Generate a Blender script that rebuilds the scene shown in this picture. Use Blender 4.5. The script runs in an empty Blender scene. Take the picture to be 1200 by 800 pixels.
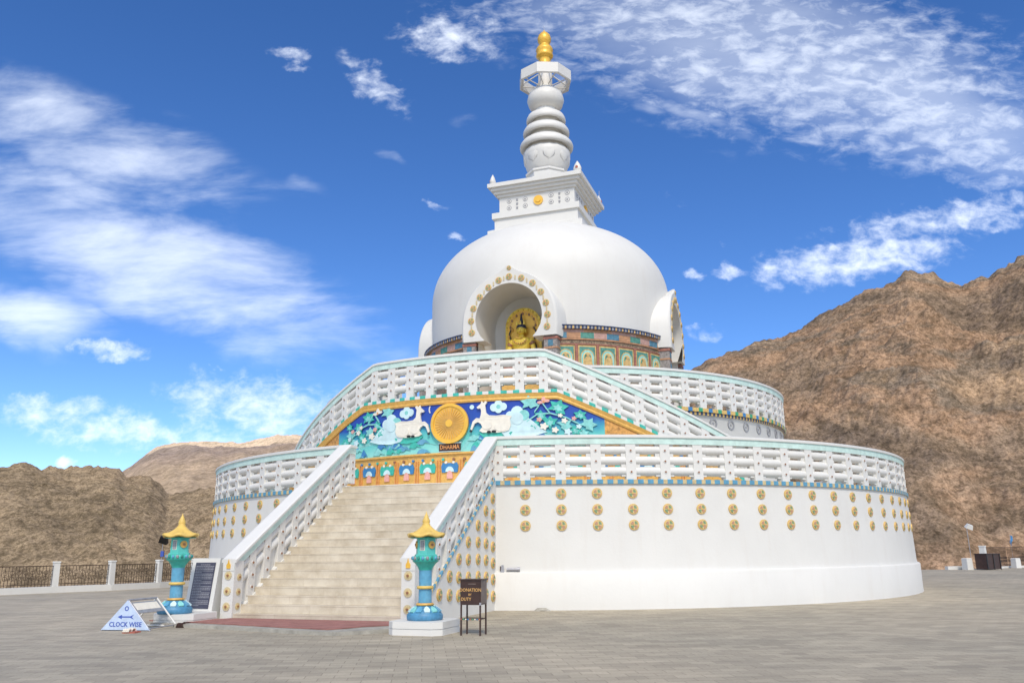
import bpy, math, random
import numpy as np
from mathutils import Matrix, Vector, geometry, noise as mn
random.seed(7)
R_ = math.radians
scene = bpy.context.scene
COL = scene.collection

# ------------------------------------------------------------------ camera
PITCH, ROLL, FPX = 0.24392, -0.00966, 977.63
fw = Vector((0, math.cos(PITCH), math.sin(PITCH)))
r0 = Vector((1, 0, 0)); u0 = r0.cross(fw)
rr = r0*math.cos(ROLL) + u0*math.sin(ROLL)
uu = -r0*math.sin(ROLL) + u0*math.cos(ROLL)
cam_d = bpy.data.cameras.new('camera'); cam = bpy.data.objects.new('camera', cam_d)
COL.objects.link(cam); scene.camera = cam
M = Matrix((rr, uu, -fw)).transposed().to_4x4(); M.translation = Vector((0, 0, 1.6)); cam.matrix_world = M
cam_d.sensor_width = 36; cam_d.lens = 36*FPX/1200; cam_d.clip_end = 20000; cam_d.clip_start = .1

# ------------------------------------------------------------------ light
SUN_EL, SUN_AZ = 49.0, 175.0
scene.view_settings.view_transform = 'Standard'; scene.view_settings.look = 'None'
scene.view_settings.gamma = 1; scene.view_settings.exposure = 0.45
try: scene.view_settings.use_curve_mapping = False
except Exception: pass
sd = bpy.data.lights.new('sun', 'SUN'); sd.energy = 2.0; sd.angle = R_(10); sd.color = (1, .915, .79)
so = bpy.data.objects.new('sun', sd); COL.objects.link(so)
sdir = Vector((math.sin(R_(SUN_AZ))*math.cos(R_(SUN_EL)), math.cos(R_(SUN_AZ))*math.cos(R_(SUN_EL)), math.sin(R_(SUN_EL))))
so.rotation_euler = sdir.to_track_quat('Z', 'Y').to_euler(); so.location = sdir*80

CL_W = [(-0.547, 0.526, 0.25, 0.065, -23.4, 0.62), (-0.459, 0.365, 0.328, 0.077, -21.8, 0.95), (-0.607, 0.293, 0.121, 0.041, -12.7, 0.75), (-0.211, 0.246, 0.075, 0.017, -14.8, 0.45), (-0.297, 0.463, 0.067, 0.017, -11.3, 0.25), (-0.16, 0.504, 0.028, 0.008, -32.2, 0.35), (-0.065, 0.542, 0.025, 0.009, 32.1, 0.35), (0.252, 0.559, 0.079, 0.013, -23.0, 0.5), (0.117, 0.6, 0.127, 0.016, -25.1, 0.4)]
CL_P = [(0.351, 0.65, 0.42, 0.13, -14.4, 1.0), (0.559, 0.565, 0.24, 0.10, -28.4, 1.05), (0.098, 0.702, 0.152, 0.051, -9.8, 0.75), (0.526, 0.494, 0.062, 0.022, 4.8, 0.6), (0.409, 0.553, 0.166, 0.025, -21.0, 0.7)]
CL_K = [(-0.179, 0.604, 0.07, 0.024, -42.6, 0.72), (-0.08, 0.678, 0.075, 0.04, -6.3, 0.85), (-0.293, 0.654, 0.028, 0.013, -6.2, 0.66), (-0.281, 0.633, 0.018, 0.010, -0.6, 0.62), (0.559, 0.405, 0.167, 0.028, 8.8, 0.85), (0.433, 0.352, 0.15, 0.03, 7.8, 1.0), (0.417, 0.353, 0.045, 0.026, -0.6, 1.0), (0.335, 0.34, 0.028, 0.018, -0.6, 0.85), (0.27, 0.337, 0.022, 0.014, -0.6, 0.9), (0.229, 0.332, 0.013, 0.011, -0.6, 0.95), (0.243, 0.257, 0.025, 0.009, -0.6, 0.6), (-0.069, 0.383, 0.014, 0.008, -0.6, 0.9), (-0.092, 0.433, 0.017, 0.007, -11.3, 0.7), (-0.5, 0.243, 0.051, 0.016, -5.6, 0.85), (-0.311, 0.172, 0.12, 0.04, -8.6, .9), (-0.269, 0.148, 0.072, 0.029, -5.6, 0.6), (-0.46, 0.142, 0.22, 0.026, -5.5, .8), (-0.603, 0.187, 0.032, 0.006, -5.6, 0.5), (-0.533, 0.104, 0.014, 0.008, -0.6, 1.0), (-0.362, 0.225, 0.01, 0.004, -0.6, 0.6), (0.211, 0.437, 0.024, 0.011, -0.6, 0.3), (0.277, 0.369, 0.015, 0.007, -0.6, 0.4), (-0.559, 0.172, 0.11, 0.018, -4.6, 0.7)]

world = bpy.data.worlds.new('World'); scene.world = world; world.use_nodes = True
nt = world.node_tree; nt.nodes.clear(); LK = nt.links.new
def wn(t, **kw):
    n = nt.nodes.new(t)
    for k, v in kw.items(): setattr(n, k, v)
    return n
def wmath(op, a, b=None, c=None, clamp=False):
    n = wn('ShaderNodeMath', operation=op, use_clamp=clamp)
    for i, v in enumerate((a, b, c)):
        if v is None: continue
        if isinstance(v, (int, float)): n.inputs[i].default_value = v
        else: LK(v, n.inputs[i])
    return n.outputs[0]
def wvec(op, a, b=None):
    n = wn('ShaderNodeVectorMath', operation=op)
    for i, v in enumerate((a, b)):
        if v is None: continue
        if isinstance(v, tuple): n.inputs[i].default_value = v
        else: LK(v, n.inputs[i])
    return n
sky = wn('ShaderNodeTexSky', sky_type='NISHITA', sun_disc=False)
sky.sun_elevation = R_(SUN_EL); sky.sun_rotation = R_(SUN_AZ); sky.altitude = 3500; sky.dust_density = .3; sky.air_density = 1.0; sky.ozone_density = 2.0
hsv = wn('ShaderNodeHueSaturation'); hsv.inputs['Hue'].default_value = .508; hsv.inputs['Saturation'].default_value = 1.25; hsv.inputs['Value'].default_value = 1.0
LK(sky.outputs[0], hsv.inputs['Color'])
tc = wn('ShaderNodeTexCoord'); sep = wn('ShaderNodeSeparateXYZ'); LK(tc.outputs['Generated'], sep.inputs[0])
yy = wmath('MAXIMUM', sep.outputs[1], .02)
ga = wmath('DIVIDE', sep.outputs[0], yy); gb = wmath('DIVIDE', sep.outputs[2], yy)
cmb = wn('ShaderNodeCombineXYZ'); LK(ga, cmb.inputs[0]); LK(gb, cmb.inputs[1]); G = cmb.outputs[0]
def wnoise(rot, scale, sc, detail, rough, dist=0.0, lac=2.0, off=(0, 0, 0)):
    m = wn('ShaderNodeMapping'); m.inputs['Rotation'].default_value = (0, 0, R_(rot)); m.inputs['Scale'].default_value = scale; m.inputs['Location'].default_value = off
    LK(G, m.inputs[0]); n = wn('ShaderNodeTexNoise'); n.inputs['Scale'].default_value = sc; n.inputs['Detail'].default_value = detail
    n.inputs['Roughness'].default_value = rough; n.inputs['Distortion'].default_value = dist; LK(m.outputs[0], n.inputs['Vector']); return n
def blobs(L, warp):
    acc = None
    wv = wvec('ADD', G, warp).outputs[0]
    for cx, cy, rx, ry, ang, w in L:
        m = wn('ShaderNodeMapping', vector_type='TEXTURE'); m.inputs['Location'].default_value = (cx, cy, 0); m.inputs['Rotation'].default_value = (0, 0, R_(ang)); m.inputs['Scale'].default_value = (rx*1.45, ry*1.45, 1)
        LK(wv, m.inputs[0]); l = wvec('LENGTH', m.outputs[0]).outputs['Value']
        mr = wn('ShaderNodeMapRange', interpolation_type='SMOOTHSTEP'); LK(l, mr.inputs[0]); mr.inputs[1].default_value = 1.0; mr.inputs[2].default_value = 0.15; mr.inputs[3].default_value = 0; mr.inputs[4].default_value = w
        acc = mr.outputs[0] if acc is None else wmath('MAXIMUM', acc, mr.outputs[0])
    return acc
wz = wnoise(0, (1, 1, 1), 9, 3, .55)
wsub = wvec('SUBTRACT', wz.outputs['Color'], (.5, .5, .5)).outputs[0]
wsc = wn('ShaderNodeVectorMath', operation='SCALE'); LK(wsub, wsc.inputs[0]); wsc.inputs['Scale'].default_value = .075
wq = wnoise(0, (1, 1, 1), 26, 4, .6)
wsub2 = wvec('SUBTRACT', wq.outputs['Color'], (.5, .5, .5)).outputs[0]
wsc2 = wn('ShaderNodeVectorMath', operation='SCALE'); LK(wsub2, wsc2.inputs[0]); wsc2.inputs['Scale'].default_value = .045
mW = blobs(CL_W, wsc.outputs[0]); mP = blobs(CL_P, wsc.outputs[0]); mK = blobs(CL_K, wsc2.outputs[0])
nW = wnoise(22, (1.0, 3.2, 1), 5, 9, .6, .3).outputs['Fac']
nP = wnoise(16, (1.0, 2.0, 1), 24, 6, .62, .3).outputs['Fac']
nP2 = wnoise(20, (1, 2.2, 1), 5, 4, .5).outputs['Fac']
nK = wnoise(0, (1, 1.5, 1), 30, 8, .62, .2).outputs['Fac']
def dens(mask, nse, amp, lo, hi, top):
    v = wmath('ADD', mask, wmath('MULTIPLY', wmath('SUBTRACT', nse, .5), wmath('MULTIPLY', wmath('MINIMUM', wmath('MULTIPLY', mask, 4.0), 1.0), amp)))
    mr = wn('ShaderNodeMapRange', interpolation_type='SMOOTHSTEP'); LK(v, mr.inputs[0]); mr.inputs[1].default_value = lo; mr.inputs[2].default_value = hi; mr.inputs[3].default_value = 0; mr.inputs[4].default_value = top
    return mr.outputs[0]
dW = dens(mW, nW, 2.3, .06, 1.45, .66)
dP = dens(wmath('ADD', mP, wmath('MULTIPLY', wmath('SUBTRACT', nP2, .5), wmath('MULTIPLY', mP, .9))), nP, 2.6, .10, 1.7, .58)
dK = dens(mK, nK, 2.7, .15, 1.7, .78)
D = wmath('MAXIMUM', wmath('MAXIMUM', dW, dP), dK)
D = wmath('MAXIMUM', D, wmath('MULTIPLY', wmath('MAXIMUM', 0.0, wmath('SUBTRACT', wmath('MAXIMUM', mW, mP), .45)), wmath('ADD', .2, wmath('MULTIPLY', nW, .5))))
bk = wn('ShaderNodeMapRange', interpolation_type='SMOOTHSTEP'); LK(sep.outputs[1], bk.inputs[0]); bk.inputs[1].default_value = .05; bk.inputs[2].default_value = -.25; bk.inputs[3].default_value = 0; bk.inputs[4].default_value = 1
bn = wn('ShaderNodeTexNoise'); bn.inputs['Scale'].default_value = 2.2; bn.inputs['Detail'].default_value = 6; LK(tc.outputs['Generated'], bn.inputs['Vector'])
D = wmath('MAXIMUM', D, wmath('MULTIPLY', bk.outputs[0], wmath('MULTIPLY', bn.outputs['Fac'], 1.1)))
# unseen cloud added beside and behind the camera to whiten the fill light
mixc = wn('ShaderNodeMixRGB'); LK(D, mixc.inputs[0]); LK(hsv.outputs[0], mixc.inputs[1]); mixc.inputs[2].default_value = (6.4, 6.8, 7.4, 1)
bg = wn('ShaderNodeBackground'); bg.inputs['Strength'].default_value = .15; LK(mixc.outputs[0], bg.inputs[0])
wo = wn('ShaderNodeOutputWorld'); LK(bg.outputs[0], wo.inputs[0])

# ------------------------------------------------------------------ materials
MATS = {}
def mat(name, color, rough=.6, metal=0.0, var=0.08, nscale=6.0, bump=0.0, bscale=40.0, dirt=0.0, dirtcol=(.35, .3, .24), stretch=(1, 1, 1), coord='Object', spec=.5, detail=6):
    if name in MATS: return MATS[name]
    m = bpy.data.materials.new(name); m.use_nodes = True; t = m.node_tree; b = t.nodes['Principled BSDF']; L = t.links.new
    b.inputs['Roughness'].default_value = rough; b.inputs['Metallic'].default_value = metal
    b.inputs['Specular IOR Level'].default_value = spec
    c = t.nodes.new('ShaderNodeTexCoord'); mp = t.nodes.new('ShaderNodeMapping'); mp.inputs['Scale'].default_value = stretch; L(c.outputs[coord], mp.inputs[0])
    n = t.nodes.new('ShaderNodeTexNoise'); n.inputs['Scale'].default_value = nscale; n.inputs['Detail'].default_value = detail; n.inputs['Roughness'].default_value = .6; L(mp.outputs[0], n.inputs['Vector'])
    rp = t.nodes.new('ShaderNodeValToRGB'); L(n.outputs['Fac'], rp.inputs[0])
    lo = [max(0, x*(1-var)) for x in color]; hi = [min(1, x*(1+var)) for x in color]
    rp.color_ramp.elements[0].position = .3; rp.color_ramp.elements[0].color = (*lo, 1); rp.color_ramp.elements[1].position = .7; rp.color_ramp.elements[1].color = (*hi, 1)
    out = rp.outputs[0]
    if dirt > 0:
        mp2 = t.nodes.new('ShaderNodeMapping'); mp2.inputs['Scale'].default_value = (2.2, 2.2, .35); L(c.outputs[coord], mp2.inputs[0])
        n2 = t.nodes.new('ShaderNodeTexNoise'); n2.inputs['Scale'].default_value = 1.6; n2.inputs['Detail'].default_value = 8; n2.inputs['Roughness'].default_value = .65; L(mp2.outputs[0], n2.inputs['Vector'])
        mr = t.nodes.new('ShaderNodeMapRange'); L(n2.outputs['Fac'], mr.inputs[0]); mr.inputs[1].default_value = .52; mr.inputs[2].default_value = .8; mr.inputs[3].default_value = 0; mr.inputs[4].default_value = dirt
        mx = t.nodes.new('ShaderNodeMixRGB'); L(mr.outputs[0], mx.inputs[0]); L(out, mx.inputs[1]); mx.inputs[2].default_value = (*dirtcol, 1); out = mx.outputs[0]
    L(out, b.inputs['Base Color'])
    if bump > 0:
        n3 = t.nodes.new('ShaderNodeTexNoise'); n3.inputs['Scale'].default_value = bscale; n3.inputs['Detail'].default_value = 5; L(c.outputs[coord], n3.inputs['Vector'])
        bp = t.nodes.new('ShaderNodeBump'); bp.inputs['Strength'].default_value = bump; bp.inputs['Distance'].default_value = .02; L(n3.outputs['Fac'], bp.inputs['Height']); L(bp.outputs[0], b.inputs['Normal'])
    MATS[name] = m; return m
white = mat('white_paint', (.685, .67, .625), .6, var=.03, nscale=.7, bump=.12, bscale=14, dirt=.42, dirtcol=(.62, .58, .52))
white2 = mat('white_gloss_paint', (.70, .685, .64), .5, var=.02, nscale=3, bump=.1, bscale=12, dirt=.1, dirtcol=(.6, .57, .52))
mint = mat('mint_marbled_paint', (.55, .72, .65), .5, var=.13, nscale=5, detail=8)
gold = mat('gold_ornament', (.68, .46, .15), .5, .1, var=.3, nscale=14, bump=.5, bscale=30)
goldleaf = mat('gold_leaf', (.86, .50, .07), .38, .25, var=.1, nscale=4, bump=.2, bscale=18)
goldpaint = mat('gold_paint', (.74, .43, .11), .45, .15, var=.15, nscale=9, bump=.6, bscale=12)
goldpat = mat('gold_scroll_relief', (.62, .31, .08), .5, .1, var=.42, nscale=9, bump=.9, bscale=9)
yellow = mat('yellow_gloss_paint', (.72, .49, .12), .5, var=.14, nscale=6, bump=.3, bscale=20, dirt=.4, dirtcol=(.48, .36, .16))
blue = mat('cobalt_blue_paint', (.045, .21, .45), .45, var=.12, nscale=9)
skyblue = mat('light_blue_paint', (.11, .34, .50), .4, var=.2, nscale=7, dirt=.35, dirtcol=(.36, .46, .48))
teal = mat('teal_paint', (.05, .45, .36), .42, var=.18, nscale=10)
tealdk = mat('dark_teal_paint', (.03, .24, .20), .45, var=.2, nscale=10)
turq = mat('turquoise_paint', (.24, .60, .56), .45, var=.2, nscale=8)
green = mat('green_paint', (.05, .33, .17), .5, var=.2, nscale=14)
red = mat('brick_red_paint', (.42, .12, .08), .5, var=.2, nscale=12)
pink = mat('salmon_pink_paint', (.74, .38, .33), .5, var=.15, nscale=12)
orange = mat('orange_paint', (.68, .30, .10), .5, var=.15, nscale=12)
navy = mat('navy_paint', (.03, .05, .12), .5, var=.2, nscale=12)
cream = mat('cream_relief_paint', (.80, .75, .64), .55, var=.07, nscale=7, bump=.4, bscale=14)
paleblue = mat('pale_blue_paint', (.56, .74, .76), .5, var=.14, nscale=3)
brownstud = mat('brown_stud', (.30, .14, .07), .5, var=.2, nscale=20)
creamring = mat('ochre_ring_paint', (.60, .50, .30), .5, var=.2, nscale=30)
blackp = mat('black_paint', (.015, .014, .013), .4, var=.2, nscale=8)
greyd = mat('grey_ornament', (.30, .30, .31), .5, var=.35, nscale=22)
ornament = mat('dark_painted_frieze', (.22, .15, .09), .5, var=.75, nscale=16, detail=3)
greyband = mat('patterned_pier_paint', (.27, .24, .22), .5, var=.45, nscale=14, detail=3)
iron = mat('wrought_iron', (.055, .032, .022), .6, .3, var=.3, nscale=9)
brown = mat('dark_brown_paint', (.045, .020, .014), .42, var=.3, nscale=5, bump=.2, bscale=25)
brownlt = mat('lit_side_brown', (.16, .12, .10), .5, var=.25, nscale=8)  # lighter brown: the box's lit side is put into the colour
signtext = mat('ochre_lettering', (.62, .36, .12), .5, var=.15, nscale=30)
concrete = mat('grey_concrete', (.36, .34, .29), .85, var=.25, nscale=4, bump=.6, bscale=25)
carpet = mat('faded_red_matting', (.33, .15, .125), .9, var=.2, nscale=3.2, bump=.6, bscale=80, dirt=.35, dirtcol=(.30, .2, .16))
slate = mat('dark_slate', (.055, .055, .085), .35, var=.15, nscale=10)
slatetext = mat('pale_engraved_text', (.30, .30, .33), .6, var=.3, nscale=40)
signwhite = mat('pale_blue_sign_board', (.50, .60, .76), .5, var=.12, nscale=6)
signblue = mat('blue_sign_lettering', (.05, .10, .42), .5, var=.15, nscale=20)
steel = mat('galvanised_steel', (.42, .42, .45), .45, .5, var=.15, nscale=9)
leather = mat('brown_leather', (.05, .022, .014), .6, var=.3, nscale=20)
hair = mat('dark_blue_hair_paint', (.02, .03, .06), .4, var=.3, nscale=20)

def marble_mat():
    m = bpy.data.materials.new('cream_marble_steps'); m.use_nodes = True; t = m.node_tree; L = t.links.new; b = t.nodes['Principled BSDF']
    c = t.nodes.new('ShaderNodeTexCoord'); s = t.nodes.new('ShaderNodeSeparateXYZ'); L(c.outputs['Object'], s.inputs[0])
    k = t.nodes.new('ShaderNodeCombineXYZ'); L(s.outputs[0], k.inputs[0]); L(s.outputs[1], k.inputs[1])
    br = t.nodes.new('ShaderNodeTexBrick'); br.inputs['Scale'].default_value = 1; br.inputs['Brick Width'].default_value = 1.5; br.inputs['Row Height'].default_value = .2805; br.inputs['Mortar Size'].default_value = .004
    br.inputs['Color1'].default_value = (.66, .59, .47, 1); br.inputs['Color2'].default_value = (.60, .535, .42, 1); br.inputs['Mortar'].default_value = (.56, .48, .36, 1); br.inputs['Bias'].default_value = -.1
    mp = t.nodes.new('ShaderNodeMapping'); mp.inputs['Location'].default_value = (.3, 19.22-.2805*70, 0); L(k.outputs[0], mp.inputs[0]); L(mp.outputs[0], br.inputs['Vector'])
    n = t.nodes.new('ShaderNodeTexNoise'); n.inputs['Scale'].default_value = 2.2; n.inputs['Detail'].default_value = 9; n.inputs['Roughness'].default_value = .65; L(c.outputs['Object'], n.inputs['Vector'])
    rp = t.nodes.new('ShaderNodeValToRGB'); L(n.outputs['Fac'], rp.inputs[0]); rp.color_ramp.elements[0].position = .3; rp.color_ramp.elements[0].color = (.72, .68, .62, 1); rp.color_ramp.elements[1].position = .62; rp.color_ramp.elements[1].color = (1, 1, 1, 1)
    mx = t.nodes.new('ShaderNodeMixRGB'); mx.blend_type = 'MULTIPLY'; mx.inputs[0].default_value = 1; L(br.outputs[0], mx.inputs[1]); L(rp.outputs[0], mx.inputs[2]); L(mx.outputs[0], b.inputs['Base Color'])
    b.inputs['Roughness'].default_value = .5; return m
marble = marble_mat()

def pavement_mat():
    m = bpy.data.materials.new('stone_paving'); m.use_nodes = True; t = m.node_tree; L = t.links.new; b = t.nodes['Principled BSDF']
    c = t.nodes.new('ShaderNodeTexCoord'); mp = t.nodes.new('ShaderNodeMapping'); mp.inputs['Rotation'].default_value = (0, 0, R_(-6)); L(c.outputs['Object'], mp.inputs[0])
    wv = t.nodes.new('ShaderNodeTexNoise'); wv.inputs['Scale'].default_value = .35; L(mp.outputs[0], wv.inputs['Vector'])
    br = t.nodes.new('ShaderNodeTexBrick'); br.offset = .5; br.inputs['Scale'].default_value = 1; br.inputs['Brick Width'].default_value = .38; br.inputs['Row Height'].default_value = .25; br.inputs['Mortar Size'].default_value = .007; br.inputs['Mortar Smooth'].default_value = .3
    br.inputs['Color1'].default_value = (.50, .445, .345, 1); br.inputs['Color2'].default_value = (.39, .345, .27, 1); br.inputs['Mortar'].default_value = (.30, .26, .20, 1); L(mp.outputs[0], br.inputs['Vector'])
    def nz(sc, det, st=(1, 1, 1), r=.6):
        q = t.nodes.new('ShaderNodeMapping'); q.inputs['Scale'].default_value = st; L(c.outputs['Object'], q.inputs[0])
        n = t.nodes.new('ShaderNodeTexNoise'); n.inputs['Scale'].default_value = sc; n.inputs['Detail'].default_value = det; n.inputs['Roughness'].default_value = r; L(q.outputs[0], n.inputs['Vector']); return n.outputs['Fac']
    def ramp(f, p0, c0, p1, c1):
        r = t.nodes.new('ShaderNodeValToRGB'); L(f, r.inputs[0]); e = r.color_ramp.elements; e[0].position = p0; e[0].color = (*c0, 1); e[1].position = p1; e[1].color = (*c1, 1); return r.outputs[0]
    def mul(a, bb, f=1.0):
        x = t.nodes.new('ShaderNodeMixRGB'); x.blend_type = 'MULTIPLY'; x.inputs[0].default_value = f; L(a, x.inputs[1]); L(bb, x.inputs[2]); return x.outputs[0]
    o = mul(br.outputs[0], ramp(nz(.12, 5), .32, (.76, .77, .76), .66, (1.08, 1.05, 1.0)))
    o = mul(o, ramp(nz(1.1, 7, (.55, 1.5, 1), .7), .3, (.74, .73, .71), .68, (1.1, 1.09, 1.06)))
    o = mul(o, ramp(nz(28, 3), .3, (.88, .88, .88), .7, (1.08, 1.08, 1.08)))
    L(o, b.inputs['Base Color']); b.inputs['Roughness'].default_value = .75
    bp = t.nodes.new('ShaderNodeBump'); bp.inputs['Strength'].default_value = .35; bp.inputs['Distance'].default_value = .012; L(br.outputs['Fac'], bp.inputs['Height']); bp.invert = True; L(bp.outputs[0], b.inputs['Normal'])
    return m

def rock_mat(name, cols, sc, bump, st=(1, 1, 1), rot=0.0, fine=1.0, zmix=None, contrast=1.0):
    m = bpy.data.materials.new(name); m.use_nodes = True; t = m.node_tree; L = t.links.new; b = t.nodes['Principled BSDF']
    c = t.nodes.new('ShaderNodeTexCoord')
    def nz(s, det, stt=(1, 1, 1), r=.65, rt=(0, 0, 0), off=0.0, typ='FBM'):
        q = t.nodes.new('ShaderNodeMapping'); q.inputs['Scale'].default_value = stt; q.inputs['Rotation'].default_value = rt; q.inputs['Location'].default_value = (off, off, 0); L(c.outputs['Object'], q.inputs[0])
        n = t.nodes.new('ShaderNodeTexNoise'); n.noise_type = typ; n.inputs['Scale'].default_value = s; n.inputs['Detail'].default_value = det; n.inputs['Roughness'].default_value = r; L(q.outputs[0], n.inputs['Vector']); return n.outputs['Fac']
    def M(op, a, bb, cc=None):
        n = t.nodes.new('ShaderNodeMath'); n.operation = op
        for k, v in enumerate((a, bb, cc)):
            if v is None: continue
            if isinstance(v, (int, float)): n.inputs[k].default_value = v
            else: L(v, n.inputs[k])
        return n.outputs[0]
    base = nz(sc, 8, st, .62, (0, rot, 0))
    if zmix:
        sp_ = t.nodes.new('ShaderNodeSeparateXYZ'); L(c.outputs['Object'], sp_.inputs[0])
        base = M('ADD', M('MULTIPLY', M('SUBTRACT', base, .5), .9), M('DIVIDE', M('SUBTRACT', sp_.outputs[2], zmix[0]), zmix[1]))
    r = t.nodes.new('ShaderNodeValToRGB'); L(base, r.inputs[0]); e = r.color_ramp.elements
    while len(e) < len(cols): e.new(.5)
    for i, (p, cc) in enumerate(cols): e[i].position = p; e[i].color = (*cc, 1)
    def ramp(f, p0, c0, p1, c1):
        r = t.nodes.new('ShaderNodeValToRGB'); L(f, r.inputs[0]); e = r.color_ramp.elements; e[0].position = p0; e[0].color = (c0, c0, c0*.97, 1); e[1].position = p1; e[1].color = (c1, c1, c1, 1); return r.outputs[0]
    def mul(a, bb, f=1.0):
        x = t.nodes.new('ShaderNodeMixRGB'); x.blend_type = 'MULTIPLY'; x.inputs[0].default_value = f; L(a, x.inputs[1]); L(bb, x.inputs[2]); return x.outputs[0]
    ys = .5; f1 = nz(sc*7*fine, 9, (1, ys, 1.0), .72); f2 = nz(sc*30*fine, 7, (1, ys, 1.0), .72, off=7.0); f3 = nz(sc*100*fine, 5, (1, ys, 1), .7, off=3.0)
    # light scree streaks running down the slope
    o = mul(r.outputs[0], ramp(f1, .38, .70, .60, 1.22), contrast)
    o = mul(o, ramp(f2, .40, .60, .56, 1.22), contrast); o = mul(o, ramp(f3, .38, .66, .58, 1.22), contrast)
    L(o, b.inputs['Base Color']); b.inputs['Roughness'].default_value = .97; b.inputs['Specular IOR Level'].default_value = .05
    bp = t.nodes.new('ShaderNodeBump'); bp.inputs['Strength'].default_value = .6; bp.inputs['Distance'].default_value = bump*.5; L(M('ADD', f1, M('MULTIPLY', f2, .35)), bp.inputs['Height']); L(bp.outputs[0], b.inputs['Normal'])
    return m

# ------------------------------------------------------------------ mesh builder
def link(o, parent=None):
    COL.objects.link(o)
    if parent is not None: o.parent = parent
    return o
class MB:
    def __init__(s): s.v = []; s.f = []; s.m = []; s.s = []
    def add(s, vs, fs, mi=0, smooth=False, T=None):
        b = len(s.v)
        if T is not None: vs = [tuple(T @ Vector(p)) for p in vs]
        s.v += [tuple(p) for p in vs]
        for i, f in enumerate(fs):
            s.f.append([b+k for k in f]); s.m.append(mi[i] if isinstance(mi, list) else mi); s.s.append(smooth)
        return s
    def box(s, c, d, mi=0, T=None, taper=1.0):
        x, y, z = d[0]/2, d[1]/2, d[2]/2
        vs = [(c[0]+sx*x*(taper if sz > 0 else 1), c[1]+sy*y*(taper if sz > 0 else 1), c[2]+sz*z) for sz in (-1, 1) for sx, sy in ((-1, -1), (1, -1), (1, 1), (-1, 1))]
        return s.add(vs, [(3, 2, 1, 0), (4, 5, 6, 7), (0, 1, 5, 4), (1, 2, 6, 5), (2, 3, 7, 6), (3, 0, 4, 7)], mi, False, T)
    def lathe(s, prof, n=64, mi=0, T=None, smooth=True, a0=0.0, a1=360.0, rot=0.0):
        full = abs(a1-a0-360) < 1e-6; k = n if full else n+1
        vs = []
        for r, z in prof:
            for i in range(k):
                a = R_(a0+rot+(a1-a0)*i/n); vs.append((r*math.sin(a), -r*math.cos(a), z))
        fs = []; ms = []
        for j in range(len(prof)-1):
            for i in range(n):
                i2 = (i+1) % k if full else i+1
                fs.append((j*k+i, j*k+i2, (j+1)*k+i2, (j+1)*k+i)); ms.append(mi[j] if isinstance(mi, list) else mi)
        return s.add(vs, fs, ms, smooth, T)
    def tube(s, p, q, r, n=10, mi=0, T=None, smooth=True, r2=None, caps=True):
        p = Vector(p); q = Vector(q); d = (q-p).normalized(); a = d.orthogonal().normalized(); b = d.cross(a); r2 = r if r2 is None else r2
        vs = [p+(a*math.cos(t)+b*math.sin(t))*r for t in [2*math.pi*i/n for i in range(n)]]+[q+(a*math.cos(t)+b*math.sin(t))*r2 for t in [2*math.pi*i/n for i in range(n)]]
        s.add(vs, [(i, (i+1) % n, n+(i+1) % n, n+i) for i in range(n)], mi, smooth, T)
        if caps: s.add(vs, [tuple(range(n-1, -1, -1)), tuple(range(n, 2*n))], mi, False, T)
        return s
    def path(s, pts, r, n=8, mi=0, T=None):
        for a, b in zip(pts[:-1], pts[1:]): s.tube(a, b, r, n, mi, T)
        return s
    def prism(s, poly, f, d0, d1, mi=0, ms=None):
        """poly 2-D, f(x, y, d) -> 3-D point, solid between depth d0 and d1"""
        n = len(poly); ms = mi if ms is None else ms
        tri = geometry.tessellate_polygon([[Vector((a, b, 0)) for a, b in poly]])
        s.add([f(a, b, d1) for a, b in poly], [tuple(t) for t in tri], mi)
        s.add([f(a, b, d0) for a, b in poly], [tuple(reversed(t)) for t in tri], mi)
        s.add([f(a, b, d0) for a, b in poly]+[f(a, b, d1) for a, b in poly], [(i, (i+1) % n, n+(i+1) % n, n+i) for i in range(n)], ms)
        return s
    def sweep(s, frames, cs, mis, caps=True):
        """frames: list of (pos, side vector); cs: [(side, z)] closed"""
        k = len(cs); vs = []
        for p, sd in frames:
            for a, z in cs: vs.append((p[0]+sd[0]*a, p[1]+sd[1]*a, p[2]+z))
        fs = []; ms = []
        for j in range(len(frames)-1):
            for i in range(k):
                fs.append((j*k+i, j*k+(i+1) % k, (j+1)*k+(i+1) % k, (j+1)*k+i)); ms.append(mis[i])
        s.add(vs, fs, ms)
        if caps:
            s.add(vs[:k], [tuple(range(k))], 0); s.add(vs[-k:], [tuple(range(k-1, -1, -1))], 0)
        return s
    def build(s, name, mats, parent=None, fix=True, loc=None, rot=None):
        me = bpy.data.meshes.new(name); me.from_pydata(s.v, [], s.f)
        for m in (mats if isinstance(mats, (list, tuple)) else [mats]): me.materials.append(m)
        me.polygons.foreach_set('material_index', s.m); me.polygons.foreach_set('use_smooth', s.s)
        if fix:
            import bmesh
            b = bmesh.new(); b.from_mesh(me); bmesh.ops.recalc_face_normals(b, faces=b.faces); b.to_mesh(me); b.free()
        me.update(); o = bpy.data.objects.new(name, me)
        if loc: o.location = loc
        if rot: o.rotation_euler = rot
        return link(o, parent)
def tag(o, label, cat, group=None, kind=None):
    if label: o['label'] = label
    if cat: o['category'] = cat
    if group: o['group'] = group
    if kind: o['kind'] = kind
    return o
def empty(name, loc, rz=0.0):
    o = bpy.data.objects.new(name, None); o.location = loc; o.rotation_euler = (0, 0, rz); o.empty_display_size = .3; return link(o)
def copy_tree(o, parent=None):
    c = o.copy(); COL.objects.link(c)
    if parent is not None: c.parent = parent
    for ch in [x for x in bpy.data.objects if x.parent == o]: copy_tree(ch, c)
    return c
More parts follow.
